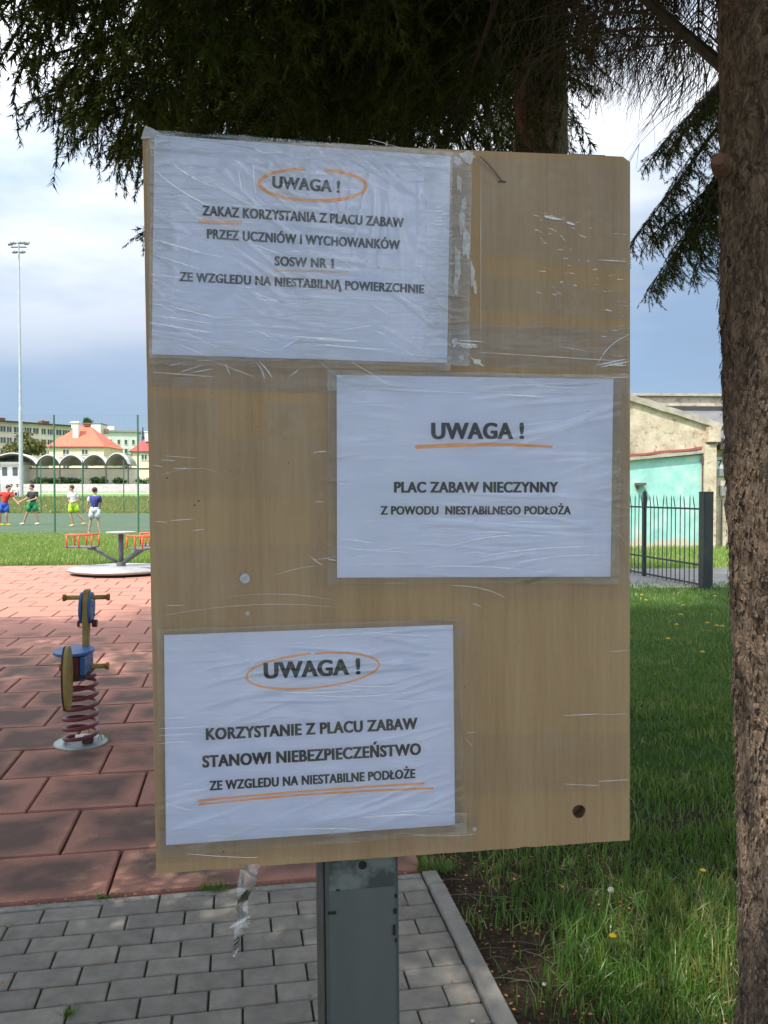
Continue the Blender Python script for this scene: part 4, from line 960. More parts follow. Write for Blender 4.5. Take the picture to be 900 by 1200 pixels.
for x, y, lb in ((783, 747, 'lower left of the scattered few'), (840, 732, 'just left of the near trunk'), (846, 733, 'touching the near trunk edge'), (793, 731, 'second lowest on the left'), (829, 729, 'left of the pair by the near trunk'), (798, 718, 'in the middle of the distant lawn'), (757, 703, 'close to the board edge'), (752, 696, 'nearest the path, beside the board edge'), (800, 709, 'upper middle one under the fence'), (838, 697, 'right beneath the stout fence post'), (823, 762, 'lowest of the scattered ones')):
    dandelion(x, y, .10, .032, 'small yellow dandelion in the distant lawn, '+lb, lean=.1)

# ================================================================ SPRING RIDER
RG = G(95, 871)
rd = empty('spring_rider', (RG.x, RG.y, 0), GA-R(2), 'yellow and blue plywood spring rider on a dark red coil spring', 'spring rider')
m_red = pm('red_enamel', (.20, .030, .032), (.15, .028, .03), scale=20, rough=.35, bump=.05)
m_blue = pm('blue_hpl', (.035, .12, .33), (.05, .15, .38), scale=10, rough=.45)
m_yelp = pm('worn_yellow_panel', (.40, .29, .085), (.30, .21, .07), scale=14, rough=.6, bump=.1)
m_edge = pm('dark_ply_edge', (.045, .035, .03), (.07, .055, .045), scale=30, rough=.8)
m_ylw = pm('yellow_bar', (.42, .30, .07), (.36, .25, .06), scale=20, rough=.5)
m_orange = pm('orange_cap', (.40, .12, .03), rough=.5)
q = MB(); q.lathe([(.152, -.004), (.156, .008), (.15, .014), (.0, .014)], 40); q.build('base_plate', pm('galvanised_plate', (.42, .46, .45), (.34, .37, .36), scale=14, rough=.45, metal=.3), rd)
pts = []; turns = 6.6; n = 200
for i in range(n+1):
    t = i/n; a = t*turns*2*math.pi+2.2; pts.append((.093*math.cos(a), .093*math.sin(a), .026+.39*t))
q = MB(); q.tube(pts, .0118, 10); q.build('coil_spring', m_red, rd, smooth=True)
q = MB(); q.box((.05, -.05, .035), (.06, .05, .045)); q.build('spring_clamp', m_edge, rd, bevel=.006)
q = MB(); q.box((0, .02, .425), (.11, .30, .02)); q.build('top_plate', m_edge, rd)
# body box
q = MB(); q.box((-.035, 0, .475), (.03, .24, .12)); q.build('side_panel', m_yelp, rd, bevel=.003)
q = MB(); q.box((.0, 0, .475), (.03, .25, .13)); q.build('side_panel', m_red, rd, bevel=.003)
q = MB(); q.box((.035, 0, .47), (.03, .24, .14)); q.build('side_panel', m_blue, rd, bevel=.003)
# seat
q = MB(); q.prism([(.115*math.cos(a)*1.0, .17*math.sin(a)) for a in [2*math.pi*i/32 for i in range(32)]], .545, .563, 'Z'); o = q.build('seat', m_blue, rd, bevel=.003); o.location = (-.040, .02, 0)
# head: plywood core with blue plates each side
def blob(c, z0, ry, rz, x0, x1, bump=0, n=28):
    return [(c+ry*math.cos(a)*(1+bump*math.sin(2*a+.6)), z0+rz*math.sin(a)) for a in [2*math.pi*i/n for i in range(n)]]
q = MB(); q.prism([(.13, .50), (.17, .50), (.20, .62), (.215, .72), (.25, .80), (.26, .86), (.22, .905), (.17, .90), (.14, .84), (.12, .76), (.13, .66)], -.017, .017, 'X'); q.build('head_panel', m_yelp, rd, bevel=.003)
for s in (-1, 1):
    q = MB(); q.prism(blob(.19, .79, .075, .098, 0, 0, .12), s*.019, s*.036, 'X'); q.build('cheek_panel', m_blue, rd, bevel=.003)
q = MB(); q.tube([(-.02-.02, .17, .695), (-.05, .17, .695)], .022, 12); q.tube([(.037, .17, .695), (.065, .17, .695)], .024, 14); q.build('round_knob', pm('dark_red_knob', (.10, .02, .025), rough=.4), rd, smooth=False)
q = MB(); q.tube([(-.128, .18, .855), (.128, .18, .855)], .0145, 14); o = q.build('handlebar', m_ylw, rd, smooth=True)
for s in (-1, 1):
    q = MB(); q.tube([(s*.122, .18, .855), (s*.138, .18, .855)], [.021, .023], 14); q.build('handle_end', m_orange, o)
q = MB(); q.tube([(-.125, .06, .45), (.145, .06, .45)], .0145, 14); o = q.build('footrest', m_ylw, rd, smooth=True)
for s in (-1, 1):
    q = MB(); q.tube([(s*.125+.01, .06, .45), (s*.142+.01, .06, .45)], [.021, .023], 14); q.build('footrest_end', m_orange, o)
# tail board
tl = [(.0+.085*math.cos(a)*(1+.10*math.sin(a)), .44+.185*math.sin(a)) for a in [2*math.pi*i/30 for i in range(30)]]
q = MB(); q.prism(tl, -.012, .010, 'X'); o = q.build('tail_board', [m_yelp], rd, bevel=.002); o.location = (-.022, -.215, 0)
q = MB(); q.prism([(a*1.0, z) for a, z in tl], -.020, -.0125, 'X'); o = q.build('tail_backing', m_edge, rd); o.location = (-.022, -.217, 0)
for i in range(5):
    pass
mb_ = MB()
for (x, y, z) in ((.037, .15, .84), (.037, .22, .74), (.037, .19, .80), (.051, -.06, .47), (.051, .08, .49), (.051, .0, .44)): mb_.tube([(x, y, z), (x+.006, y, z)], .008, 10)
mb_.build('bolts', m_zinc, rd)
mb_ = MB(); mb_.tube([(-.012, -.215, .50), (-.010, -.215, .50)], .009, 10); mb_.tube([(-.012, -.215, .38), (-.009, -.215, .38)], .009, 10); mb_.build('tail_bolts', m_zinc, rd)
# weed growing by the spring
tuft(118, 868, .05, .10, 40, 'yellowish green weed growing through the base of the spring rider')

# ================================================================ CAROUSEL
cg = P(142, 668, 15.5); mg = empty('playground_carousel', (cg.x, 15.5, 0), R(0), 'low grey roundabout with orange red railed seats on splayed arms', 'roundabout')
m_disc = pm('grey_tread_plate', (.36, .36, .35), (.44, .44, .43), scale=6, rough=.5, metal=.2)
m_gun = pm('gunmetal_paint', (.10, .105, .11), (.13, .135, .14), scale=10, rough=.5)
m_org = pm('orange_red_paint', (.62, .085, .03), (.68, .12, .04), scale=10, rough=.45)
q = MB(); q.lathe([(.80, .03), (.93, .055), (.95, .085), (.94, .105), (.75, .128), (0.0, .135)], 56); q.build('platform', m_disc, mg)
q = MB(); q.lathe([(.78, 0), (.80, .035), (.3, .04)], 40); q.build('plinth', m_edge, mg)
q = MB(); q.lathe([(.085, .13), (.085, .20), (.055, .21)], 20); q.build('hub', m_gun, mg)
q = MB(); q.tube([(0, 0, .2), (0, 0, .76)], .048, 16); q.build('column', m_gun, mg, smooth=True)
q = MB(); q.lathe([(.05, .735), (.25, .757), (.275, .765), (.275, .778), (.0, .79)], 36); q.build('table_top', m_disc, mg)
for k, ang in enumerate((R(180), R(-38), R(42), R(96))):
    if k == 3: continue
    d = Vector((math.cos(ang), math.sin(ang), 0)); s = Vector((-d.y, d.x, 0))
    q = MB(); q.tube([d*.05+Vector((0, 0, .19)), d*.5+Vector((0, 0, .46)), d*.62+Vector((0, 0, .475))], .032, 10); q.build('arm', m_gun, mg, smooth=True)
    M3 = Matrix((d, s, Vector((0, 0, 1)))).transposed(); c0 = d*.72
    q = MB(); q.box(c0+Vector((0, 0, .497)), (.50, .38, .028), M=M3); q.build('seat', m_gun, mg, bevel=.004)
    q = MB(); z0, z1 = .51, .725
    cs = [(-.25, -.20), (.25, -.20), (.25, .20), (-.25, .20)]
    def lp(a, z): return c0+M3@Vector((a[0], a[1], 0))+Vector((0, 0, z))
    pr_ = [cs[0], cs[1], cs[2], cs[3]]
    q.tube([lp(p, z1) for p in [(-.25, -.2), (.22, -.2), (.25, -.17), (.25, .17), (.22, .2), (-.25, .2)]], .017, 8)
    for a in [(-.24, -.2), (0, -.2), (.22, -.2), (.22, .2), (0, .2), (-.24, .2)]: q.tube([lp(a, z0), lp(a, z1)], .015, 8)
    q.build('seat_rail', m_org, mg, smooth=True)
# scrap on the meadow
# ================================================================ PITCH FENCE
m_grn = pm('green_fence_paint', (.045, .13, .075), (.05, .15, .085), scale=8, rough=.5)
m_net = pm('green_net_wire', (.07, .17, .10), rough=.6)
def pitch_fence(Y, xs_px, h, r, label):
    f = empty('pitch_fence', (0, Y, 0), 0, label, 'fence')
    X = [(x-450)/970*Y for x in xs_px]
    for x in X: q = MB(); q.tube([(0, 0, -.05), (0, 0, h)], r, 8); o = q.build('fence_post', m_grn, f); o.location = (x, 0, 0)
    q = MB(); x0, x1 = X[0], X[-1]
    w = .0012 if Y < 40 else .0016
    for z in (.02, h*.33, h*.66, h-.03): q.tube([(x0, 0, z), (x1, 0, z)], w*1.6, 4, cap=False)
    q.build('tension_wire', m_net, f)
    q = MB(); st = .16 if Y < 40 else .5
    k = int((x1-x0)/st)
    for i in range(k): q.box((x0+i*st, 0, h/2), (.0014, .0014, h))
    for i in range(int(h/st)): q.box(((x0+x1)/2, 0, .1+i*st), (x1-x0, .0014, .0014))
    tag(q.build('net', m_net, f), kind='stuff')
pitch_fence(30.7, [-132, -34, 64, 162, 260], 4.4, .035, 'tall green netted fence with two near posts, on the near edge of the sports pitch')
pitch_fence(62.8, [-48, 0, 48, 97, 145, 193], 4.0, .04, 'farther green netted fence along the back of the sports pitch')

# ================================================================ FLOODLIGHT MAST
fy = 69.6; fx = (25-450)/970*fy; fz = terr(fy); top = 1.5+(578-289)/970*fy
fm = empty('floodlight_mast', (fx, fy, fz), 0, 'very tall pale grey floodlight mast rising behind the pitch', 'floodlight')
q = MB(); h = top-fz; q.tube([(0, 0, 0), (0, 0, h*.35), (0, 0, h*.36), (0, 0, h)], [.19, .145, .12, .055], 12); q.build('mast', pm('pale_galvanised', (.50, .52, .54), (.43, .45, .47), scale=3, rough=.5, metal=.2), fm, smooth=False)
q = MB(); q.box((0, 0, h-.2), (1.3, .08, .08)); q.box((0, 0, h-.6), (.8, .08, .08)); q.build('crossarm', m_gun, fm)
for (x, z, t) in ((-.62, .12, .5), (-.38, .18, .3), (.18, .2, .3), (.5, .2, .3), (.72, .18, .6), (-.28, -.55, .4), (.36, -.55, .4)):
    q = MB(); q.box((0, 0, 0), (.36, .42, .16)); q.box((0, 0, .12), (.06, .06, .14)); o = q.build('floodlight', pm('lamp_housing', (.17, .18, .18), (.22, .23, .23), rough=.5), fm, bevel=.03); o.location = (x, -.1, h+z-.1); o.rotation_euler = (t, 0, 0)

# ================================================================ PEOPLE
def skin_obj(name, verts, edges, rad, mat, parent, root=0, sub=1):
    me = bpy.data.meshes.new(name); me.from_pydata(verts, edges, []); me.update(); me.materials.append(mat)
    o = link(name, me, parent); md = o.modifiers.new('skin', 'SKIN'); md.use_smooth_shade = True
    sv = me.skin_vertices[0].data if me.skin_vertices else None
    if sv is None:
        bpy.context.view_layer.objects.active = o
        bm = bmesh.new(); bm.from_mesh(me); bm.verts.layers.skin.verify(); bm.to_mesh(me); bm.free(); sv = me.skin_vertices[0].data
    for i, r in enumerate(rad):
        rr = r if isinstance(r, tuple) else (r, r); sv[i].radius = rr; sv[i].use_root = (i == root)
    ms = o.modifiers.new('sub', 'SUBSURF'); ms.levels = sub; ms.render_levels = sub
    return o
m_skin = pm('skin', (.52, .30, .20), (.48, .27, .18), scale=10, rough=.6)
m_hair = pm('dark_hair', (.05, .03, .02), rough=.8)
def person(loc, rz, H, J, shirt, shorts, shoes, label, group='footballers on the pitch', hair=None, sleeve=None, socks=None):
    """J: joint positions for a 1.75 m figure: keys pelvis chest neck head, lE lH rE rH, lK lA rK rA; facing -y"""
    p = empty('person', loc, rz, label, 'person', group); p.scale = (H/1.75,)*3
    g = {k: Vector(v) for k, v in J.items()}
    ax = (g['chest']-g['pelvis']).normalized(); side = Vector((1, 0, 0))
    tw = J.get('tw', (1, 0, 0)); side = Vector(tw).normalized()
    lS = g['chest']+side*.17+ax*.0; rS = g['chest']-side*.17
    lHp = g['pelvis']+Vector((.09, 0, -.06)); rHp = g['pelvis']+Vector((-.09, 0, -.06))
    V = []; E_ = []; Rr = []
    def v(p_, r, par=None):
        V.append(tuple(p_)); Rr.append(r); 
        if par is not None: E_.append((par, len(V)-1))
        return len(V)-1
    pe = v(g['pelvis'], (.12, .09)); wa = v(g['pelvis'].lerp(g['chest'], .45), (.09, .07), pe); ch = v(g['chest'], (.12, .085), wa); ne = v(g['neck'], .05, ch)
    fw = Vector(J.get('face', (0, -1, 0))).normalized()
    h0 = v(g['head']-Vector((0, 0, .05))+fw*.02, .095, ne); h1 = v(g['head']+Vector((0, 0, .05)), .105, h0); v(g['head']+fw*.105-Vector((0, 0, .02)), .013, h0)
    es = Vector((-fw.y, fw.x, 0)); v(g['head']+es*.095, .016, h0); v(g['head']-es*.095, .016, h0)
    for sh, el, ha in ((lS, g['lE'], g['lH']), (rS, g['rE'], g['rH'])):
        s = v(sh, .06, ch); e = v(el, .042, s); w = v(ha, .028, e); d = (ha-el).normalized(); pm_ = v(ha+d*.07, .03, w)
        o_ = d.orthogonal().normalized()
        for k in range(4): v(ha+d*(.155-.012*abs(k-1.5))+o_*(k-1.5)*.024, .009, pm_)
        v(ha+d*.07+o_*.07, .010, w)
    for hp_, kn, an in ((lHp, g['lK'], g['lA']), (rHp, g['rK'], g['rA'])):
        a = v(hp_, .092, pe); m_ = v(hp_.lerp(kn, .5), .08, a); k = v(kn, .056, m_); c = v(kn.lerp(an, .35), .056, k); n_ = v(an, .036, c); v(an+fw*.13+Vector((0, 0, -.035)), .03, n_)
    skin_obj('body', V, E_, Rr, m_skin, p)
    # shirt
    V = []; E_ = []; Rr = []
    b0 = v(g['pelvis']+Vector((0, 0, -.02)), (.20, .155)); b1 = v(g['pelvis'].lerp(g['chest'], .33), (.185, .15), b0); b1 = v(g['pelvis'].lerp(g['chest'], .66), (.19, .15), b1); b2 = v(g['chest']+ax*.03, (.20, .14), b1)
    for sh, el in ((lS, g['lE']), (rS, g['rE'])): s = v(sh+ax*.02, .095, b2); v(sh.lerp(el, .75), .085, s)
    skin_obj('shirt', V, E_, Rr, shirt, p)
    q = MB(); q.tube([g['pelvis']+Vector((0, 0, .10)), g['pelvis']+Vector((0, 0, .02)), g['pelvis']+Vector((0, 0, -.08)), g['pelvis']+Vector((0, 0, -.14))], [.155, .175, .175, .11], 12)
    for hp_, kn in ((lHp, g['lK']), (rHp, g['rK'])): q.tube([hp_+Vector((0, 0, .06)), hp_.lerp(kn, .3), hp_.lerp(kn, .74)], [.11, .115, .122], 12)
    q.build('shorts', shorts, p, smooth=True)
    for an in (g['lA'], g['rA']):
        V = []; E_ = []; Rr = []; s = v(an+Vector((0, 0, -.02))-fw*.03, .05); v(an+fw*.08+Vector((0, 0, -.045)), .045, s); v(an+fw*.17+Vector((0, 0, -.05)), .036, s+1); skin_obj('shoe', V, E_, Rr, shoes, p)
    q = MB(); q.lathe([(.04, -.10), (.09, -.06), (.108, 0), (.10, .05), (.06, .095), (.01, .11)], 12, c=g['head']+Vector((0, 0, .055))-fw*.03); q.build('hair', hair or m_hair, p, smooth=True)
    return p
cl = lambda n, c: pm('cloth_'+n, c, tuple(x*.85 for x in c), scale=8, rough=.85)
def at_px(x, Y, z=.0): q = P(x, 600, Y); return Vector((q.x, Y, z-.005))
zt = -.01
# red shirt, running at the left edge
person(at_px(5, 38.8, zt), R(20), 1.84, dict(pelvis=(0, 0, .95), chest=(.10, -.03, 1.40), neck=(.16, -.04, 1.53), head=(.20, -.05, 1.66), lE=(.40, -.12, 1.20), lH=(.56, -.20, 1.02), rE=(-.28, .05, 1.30), rH=(-.42, .0, 1.50), lK=(.10, -.15, .50), lA=(.10, .0, .08), rK=(-.16, -.05, .48), rA=(-.18, .10, .08), face=(1, -.3, 0)),
       cl('red', (.62, .03, .035)), cl('royal_blue', (.03, .10, .42)), cl('yellow', (.72, .50, .04)), 'player in red shirt and blue shorts running in from the left edge')
person(at_px(38, 39.9, zt), 0, 1.86, dict(pelvis=(0, 0, .96), chest=(.03, 0, 1.42), neck=(.0, -.01, 1.55), head=(-.03, -.02, 1.68), lE=(.22, -.12, 1.18), lH=(-.02, -.22, 1.10), rE=(-.22, -.08, 1.18), rH=(-.42, -.18, 1.08), lK=(.17, -.04, .52), lA=(.26, .06, .08), rK=(-.22, -.06, .52), rA=(-.40, .0, .08), face=(-1, -.3, 0)),
       cl('black', (.025, .026, .03)), cl('green', (.02, .26, .10)), cl('white', (.75, .75, .72)), 'player in black shirt and green shorts with hands in front')
person(at_px(86, 37.8, zt), 0, 1.80, dict(pelvis=(0, 0, .96), chest=(-.03, 0, 1.42), neck=(-.05, -.01, 1.55), head=(-.08, -.02, 1.68), lE=(.18, .06, 1.18), lH=(.10, -.14, 1.10), rE=(-.16, -.10, 1.16), rH=(-.04, -.24, 1.10), tw=(.5, .8, 0), lK=(.22, -.05, .56), lA=(.50, .10, .16), rK=(-.10, -.08, .52), rA=(.0, .0, .08), face=(-1, -.2, 0)),
       cl('white', (.75, .75, .72)), cl('lime', (.52, .78, .04)), cl('amber', (.75, .50, .06)), 'player in white shirt and lime shorts jogging to the left')
bl_p = person(at_px(111, 31.0, zt), R(180), 1.66, dict(pelvis=(0, 0, .96), chest=(-.02, 0, 1.42), neck=(-.02, 0, 1.55), head=(-.01, -.01, 1.68), lE=(.27, .04, 1.18), lH=(.30, -.02, .96), rE=(-.22, -.06, 1.16), rH=(-.14, -.18, 1.02), lK=(.16, 0, .52), lA=(.24, .02, .08), rK=(-.13, 0, .52), rA=(-.20, .0, .08), face=(0, -1, 0)),
       cl('navy', (.035, .045, .22)), cl('pale_white', (.70, .72, .78)), cl('mint', (.45, .70, .66)), 'player in blue and white shirt standing with his back to the camera')
o = None
V = []
for s in (1,):   # pale sleeve panel of the blue shirt
    q = MB(); q.tube([(.165, .0, 1.44), (.20, .01, 1.34), (.225, .02, 1.24)], [.085, .088, .084], 10); q.build('white_sleeve', cl('pale_white2', (.62, .66, .78)), bl_p, smooth=True)
sit = dict(pelvis=(0, 0, .30), chest=(0, -.05, .76), neck=(0, -.05, .89), head=(0, -.06, 1.02), lE=(.25, -.12, .55), lH=(.12, -.34, .48), rE=(-.25, -.12, .55), rH=(-.12, -.34, .48), lK=(.14, -.45, .42), lA=(.14, -.55, .06), rK=(-.14, -.45, .42), rA=(-.14, -.55, .06), face=(0, -1, 0))
for x, lb in ((13.5, 'spectator in white sitting on the bank, left of the pair'), (20.5, 'spectator in white sitting on the bank beside the mast')):
    person(Vector((P(x, 580, 70.5).x, 70.5, terr(70.5))), R(10), 1.75, sit, cl('white', (.75, .75, .72)), cl('navy', (.035, .045, .22)), cl('white', (.75, .75, .72)), lb, 'spectators sitting on the bank')

# ================================================================ STADIUM STAND
m_cream = pm('cream_wall', (.72, .66, .50), (.64, .58, .44), scale=.6, rough=.9)
m_white = pm('white_render', (.74, .73, .70), (.66, .65, .62), scale=.8, rough=.9)
m_win = pm('window_glass_dark', (.05, .06, .07), (.09, .10, .12), scale=2, rough=.15)
m_frame = pm('window_frame_white', (.70, .70, .68), rough=.6)
m_dkm = pm('dark_metal', (.05, .052, .055), rough=.6)
Yw = 115; s_ = Yw/970
def wx(x, Y=Yw): return (x-450)/970*Y
def wz(y, Y=Yw): return 1.5+(578-y)/970*Y
w = empty('stadium_wall', (wx(110), Yw, 0), 0, 'long low cream wall behind the stand terraces', 'wall'); x0, x1 = wx(36)-wx(110), wx(215)-wx(110)
q = MB(); q.box(((x0+x1)/2, 0, (1.5+wz(549.5))/2), (x1-x0, .4, wz(549.5)-1.5)); q.build('wall', m_cream, w)
q = MB(); q.box(((x0+x1)/2, -.02, wz(549.5)+.06), (x1-x0+.2, .55, .14)); q.build('coping', m_dkm, w)
pv = empty('pavilion', (wx(8), Yw-1, 0), 0, 'white flat roofed pavilion with three dark windows at the far left', 'building')
q = MB(); hb_ = wz(545); q.box((0, 0, (hb_+1.5)/2), (wx(36)-wx(-20), 3, hb_-1.5)); q.build('wall', m_white, pv)
q = MB(); q.box((0, -.1, hb_+.15), (wx(36)-wx(-20)+.4, 3.6, .36)); q.build('roof', pm('grey_roof_edge', (.35, .35, .34), rough=.9), pv)
for x in (-8, 4.8, 15.5, 27.5):
    q = MB(); q.box((0, 0, 0), (.68, .1, 1.15)); f = q.build('window', m_win, pv); f.location = (wx(x)-wx(8), -1.52, wz(553.0))
for i, (xa, xb, yt) in enumerate(((-12, 43.5, 531.5), (43.5, 70.5, 533.5), (70.5, 97.5, 533.5), (97.5, 124.5, 533), (124.5, 150.5, 531.5))):
    Yc = 112; c = empty('canopy', (wx(xa, Yc), Yc, 0), 0, ['widest arched canopy roof over the pavilion', 'arched canopy roof behind the first fence post', 'arched canopy roof left of the two middle ones, under the red roofed house', 'arched canopy roof under the right half of the red roofed house', 'rightmost arched canopy roof of the stand'][i], 'canopy', 'arched canopies of the stand')
    W_ = wx(xb, Yc)-wx(xa, Yc); zt_ = wz(yt, Yc); ze = wz(544.5, Yc); n = 14; dep = 4.0
    arc = [(W_*k/n, ze+(zt_-ze)*max(0, math.sin(math.pi*k/n))**.62) for k in range(n+1)]
    V = []
    for (yy, dz) in ((0, 0), (dep, -.1)):
        V += [(x, yy, z+dz) for x, z in arc]
    q = MB(); q.add(V, [(k, k+1, n+2+k, n+1+k) for k in range(n)]); q.add([(v_[0], v_[1], v_[2]+.06) for v_ in V], [(k, k+1, n+2+k, n+1+k) for k in range(n)]); q.build('membrane', pm('canopy_membrane', (.30, .28, .25), (.26, .245, .22), scale=.8, rough=.8), c)
    q = MB(); q.prism([(x, z-.02) for x, z in arc], dep-.06, dep, 'Y'); q.build('end_panel', MAT['canopy_membrane'], c)
    q = MB()
    for (a_, z_), (b_, y_) in zip(arc, arc[1:]): q.add([(a_, -.1, z_), (b_, -.1, y_), (b_, -.1, y_+.12), (a_, -.1, z_+.12), (a_, 1.2, z_+.1), (b_, 1.2, y_+.1)], [(0, 1, 2, 3), (3, 2, 5, 4)])
    q.build('fascia', m_white, c)
    q = MB(); q.tube([(x, -.16, z-.12) for x, z in arc], .07, 5); q.build('rim', m_dkm, c)
    q = MB(); q.tube([(0, 0, 1.5), (0, 0, ze)], .10, 6); q.build('post', m_dkm, c)
    if i == 4: q = MB(); q.tube([(W_, 0, 1.5), (W_, 0, ze)], .10, 6); q.build('post', m_dkm, c)
# ================================================================ FOLIAGE MASSES FAR AWAY
def leaf_mesh(name, n, rx, ry, rz, s, mat, seed=0, cone=False, lumps=9):
    g = np.random.default_rng(seed); cen = g.normal(0, .45, (lumps, 3)); cen /= np.maximum(1, np.linalg.norm(cen, axis=1))[:, None]
    k = g.integers(0, lumps, n); p = cen[k]*.75+g.normal(0, .20, (n, 3))
    if cone:
        z = g.uniform(0, 1, n)**1.3; r = (1-z)*np.sqrt(g.uniform(0, 1, n))*(.75+.25*np.sin(z*34)); a = g.uniform(0, 6.28, n); p = np.stack([r*np.cos(a), r*np.sin(a), z*2-1], 1)
    p = p*np.array([rx, ry, rz]); a = g.normal(0, 1, (n, 3)); a /= np.linalg.norm(a, axis=1)[:, None]; c = np.cross(a, g.normal(0, 1, (n, 3))); c /= np.linalg.norm(c, axis=1)[:, None]
    V = np.stack([p-a*s, p+c*s*.6, p+a*s, p-c*s*.6], 1).reshape(-1, 3); F = (np.arange(n)*4)[:, None]+np.array([[0, 1, 2, 3]])
    return npmesh(name, V, F, mat)
m_lf = needle_mat('olive_leaves', (.12, .125, .045), (.22, .20, .08)); m_lf2 = needle_mat('dark_leaves', (.03, .075, .025), (.07, .13, .04)); m_lf3 = needle_mat('dark_conifer', (.02, .045, .02), (.045, .075, .03))
def bush(name, x, y, Y, rx, rz, zb, mat, label, cat, n=900, cone=False, s=None, seed=1, group=None, trunk=True):
    zc = wz(y, Y); t = empty(name, (wx(x, Y), Y, zb), 0, label, cat, group)
    o = link('crown', leaf_mesh('crown', n, rx, rx, rz, s or rx*.10, mat, seed, cone), t); o.location = (0, 0, zc-zb)
    if trunk: q = MB(); q.tube([(0, 0, -.3), (.05, 0, (zc-zb)*.6), (0, 0, zc-zb+rz*.5)], [rx*.08, rx*.06, rx*.02], 6); q.build('trunk', m_twig, t)
bush('broadleaf_tree', 29, 523, 150, 3.4, 2.6, 1.7, m_lf, 'olive brown budding tree in front of the flats', 'tree', 2600, seed=3)
bush('broadleaf_tree', 103, 495, 215, 1.9, 1.2, 2, m_lf2, 'small round green treetop above the red roof ridge', 'tree', 700, seed=4)
bush('conifer_tree', 168, 517, 190, 1.2, 3.2, 2, m_lf3, 'dark pointed conifer beside the second red roof', 'tree', 900, cone=True, seed=5)
bush('broadleaf_tree', 149, 545, 125, 1.0, 2.6, 1.6, m_lf2, 'narrow dark tree between the cream wall and the second house', 'tree', 900, seed=6)
for i, (x, r, lb) in enumerate(((45, 1.3, 'dark shrub beside the pavilion'), (58, 1.1, 'shrub left of the second canopy post'), (76, 1.2, 'shrub under the third canopy'), (88, 1.2, 'shrub left of the middle canopy post'), (111, .9, 'shrub under the fourth canopy'), (120, .8, 'shrub just left of the fourth canopy post'), (140, 1.0, 'shrub under the rightmost canopy'), (170, 1.3, 'shrub at the foot of the second house'))):
    bush('shrub', x, 563.5, 113.6, r, .55, 2.4, m_lf2, lb, 'shrub', 500, seed=20+i, group='shrubs along the stand', trunk=False, s=.12)
# ================================================================ HOUSES
m_tile = pm('red_roof_tiles', (.58, .15, .08), (.50, .12, .07), scale=3, rough=.8, bump=.3)
m_tile2 = pm('crimson_roof', (.52, .07, .06), (.44, .06, .055), scale=3, rough=.8)
m_pale = pm('pale_plaster', (.72, .64, .45), (.66, .58, .41), scale=.5, rough=.9)
m_brick = pm('brick_chimney', (.35, .15, .10), (.28, .12, .08), scale=3, rough=.9)
def window(parent, x, y, z, w_, h_, rz=0, panes=2, fr=None):
    q = MB(); t = .09
    q.box((0, 0, h_/2), (w_+.1, .12, t)); q.box((0, 0, -h_/2), (w_+.2, .2, t))
    for k in range(panes+1): q.box((-w_/2+w_*k/panes, 0, 0), (t, .12, h_))
    f = q.build('window', fr or m_frame, parent); f.location = (x, y, z); f.rotation_euler = (0, 0, rz)
    q = MB(); q.box((0, .02, 0), (w_-.02, .04, h_-.02)); q.build('pane', m_win, f)
    return f
def hip_house(x0, x1, y0, y1, zb, ze, zr, over, ridge, mats, name, label, wins, chims):
    h = empty(name, ((x0+x1)/2, (y0+y1)/2, zb), 0, label, 'house'); cx, cy = (x0+x1)/2, (y0+y1)/2; hx, hy = (x1-x0)/2, (y1-y0)/2
    q = MB(); q.box((0, 0, (ze-zb)/2), (2*hx, 2*hy, ze-zb)); q.build('wall', mats[0], h)
    q = MB(); a = [(-hx-over, -hy-over, ze-zb), (hx+over, -hy-over, ze-zb), (hx+over, hy+over, ze-zb), (-hx-over, hy+over, ze-zb)]
    r0, r1 = (ridge[0]-cx, 0, zr-zb), (ridge[1]-cx, 0, zr-zb)
    q.add(a+[r0, r1], [(0, 1, 5, 4), (1, 2, 5), (2, 3, 4, 5), (3, 0, 4), (3, 2, 1, 0)]); rf = q.build('roof', mats[1], h)
    q = MB(); q.box((0, -hy-over, ze-zb-.06), (2*(hx+over), .14, .16)); q.build('gutter', m_dkm, rf)
    for (x, z, w_, h_) in wins: window(h, x-cx, -hy-.03, z-zb, w_, h_)
    for (x, yy, z, w_, h_, m_) in chims:
        q = MB(); q.box((0, 0, 0), (w_, w_*.8, h_)); q.box((0, 0, h_/2+.05), (w_*1.3, w_*1.1, .14)); c = q.build('chimney', m_, rf); c.location = (x-cx, yy-cy, z-zb)
    return h
Y1 = 150
hip_house(wx(57.5, Y1), wx(122, Y1), Y1, Y1+11, 1.8, wz(523.5, Y1), wz(499.5, 155.5), .35, (wx(93, 155.5), wx(106, 155.5)), (m_pale, m_tile), 'red_roof_house', 'pale yellow house with an orange red hipped roof and white chimney',
          [(wx(x, Y1), wz(y, Y1), 1.15, .85) for x in (78, 100) for y in (529.8, 546)],
          [(wx(90, 152.5), 152.5, wz(505, 152.5), 1.0, 3.2, m_white), (wx(90, 152.5)-.1, 152.6, wz(499, 152.5), 1.3, 1.0, m_white), (wx(103, 155.5), 155.5, wz(498.3, 155.5), 1.1, .4, m_brick)])
Y2 = 140
hip_house(wx(154, Y2), wx(196, Y2), Y2, Y2+8, 1.8, wz(529, Y2), wz(510, 144), .3, (wx(176, 144), wx(186, 144)), (m_pale, m_tile2), 'red_roof_house', 'cream house with crimson roof, partly hidden behind the board',
          [(wx(169.5, Y2), wz(536, Y2), 1.0, .9)], [(wx(174, 142), 142, wz(512, 142), .9, 1.6, m_white)])
Y3 = 220
h = empty('apartment_building', (wx(137, Y3), Y3, 2), R(14), 'pale green flat roofed building between the two red roofed houses', 'building')
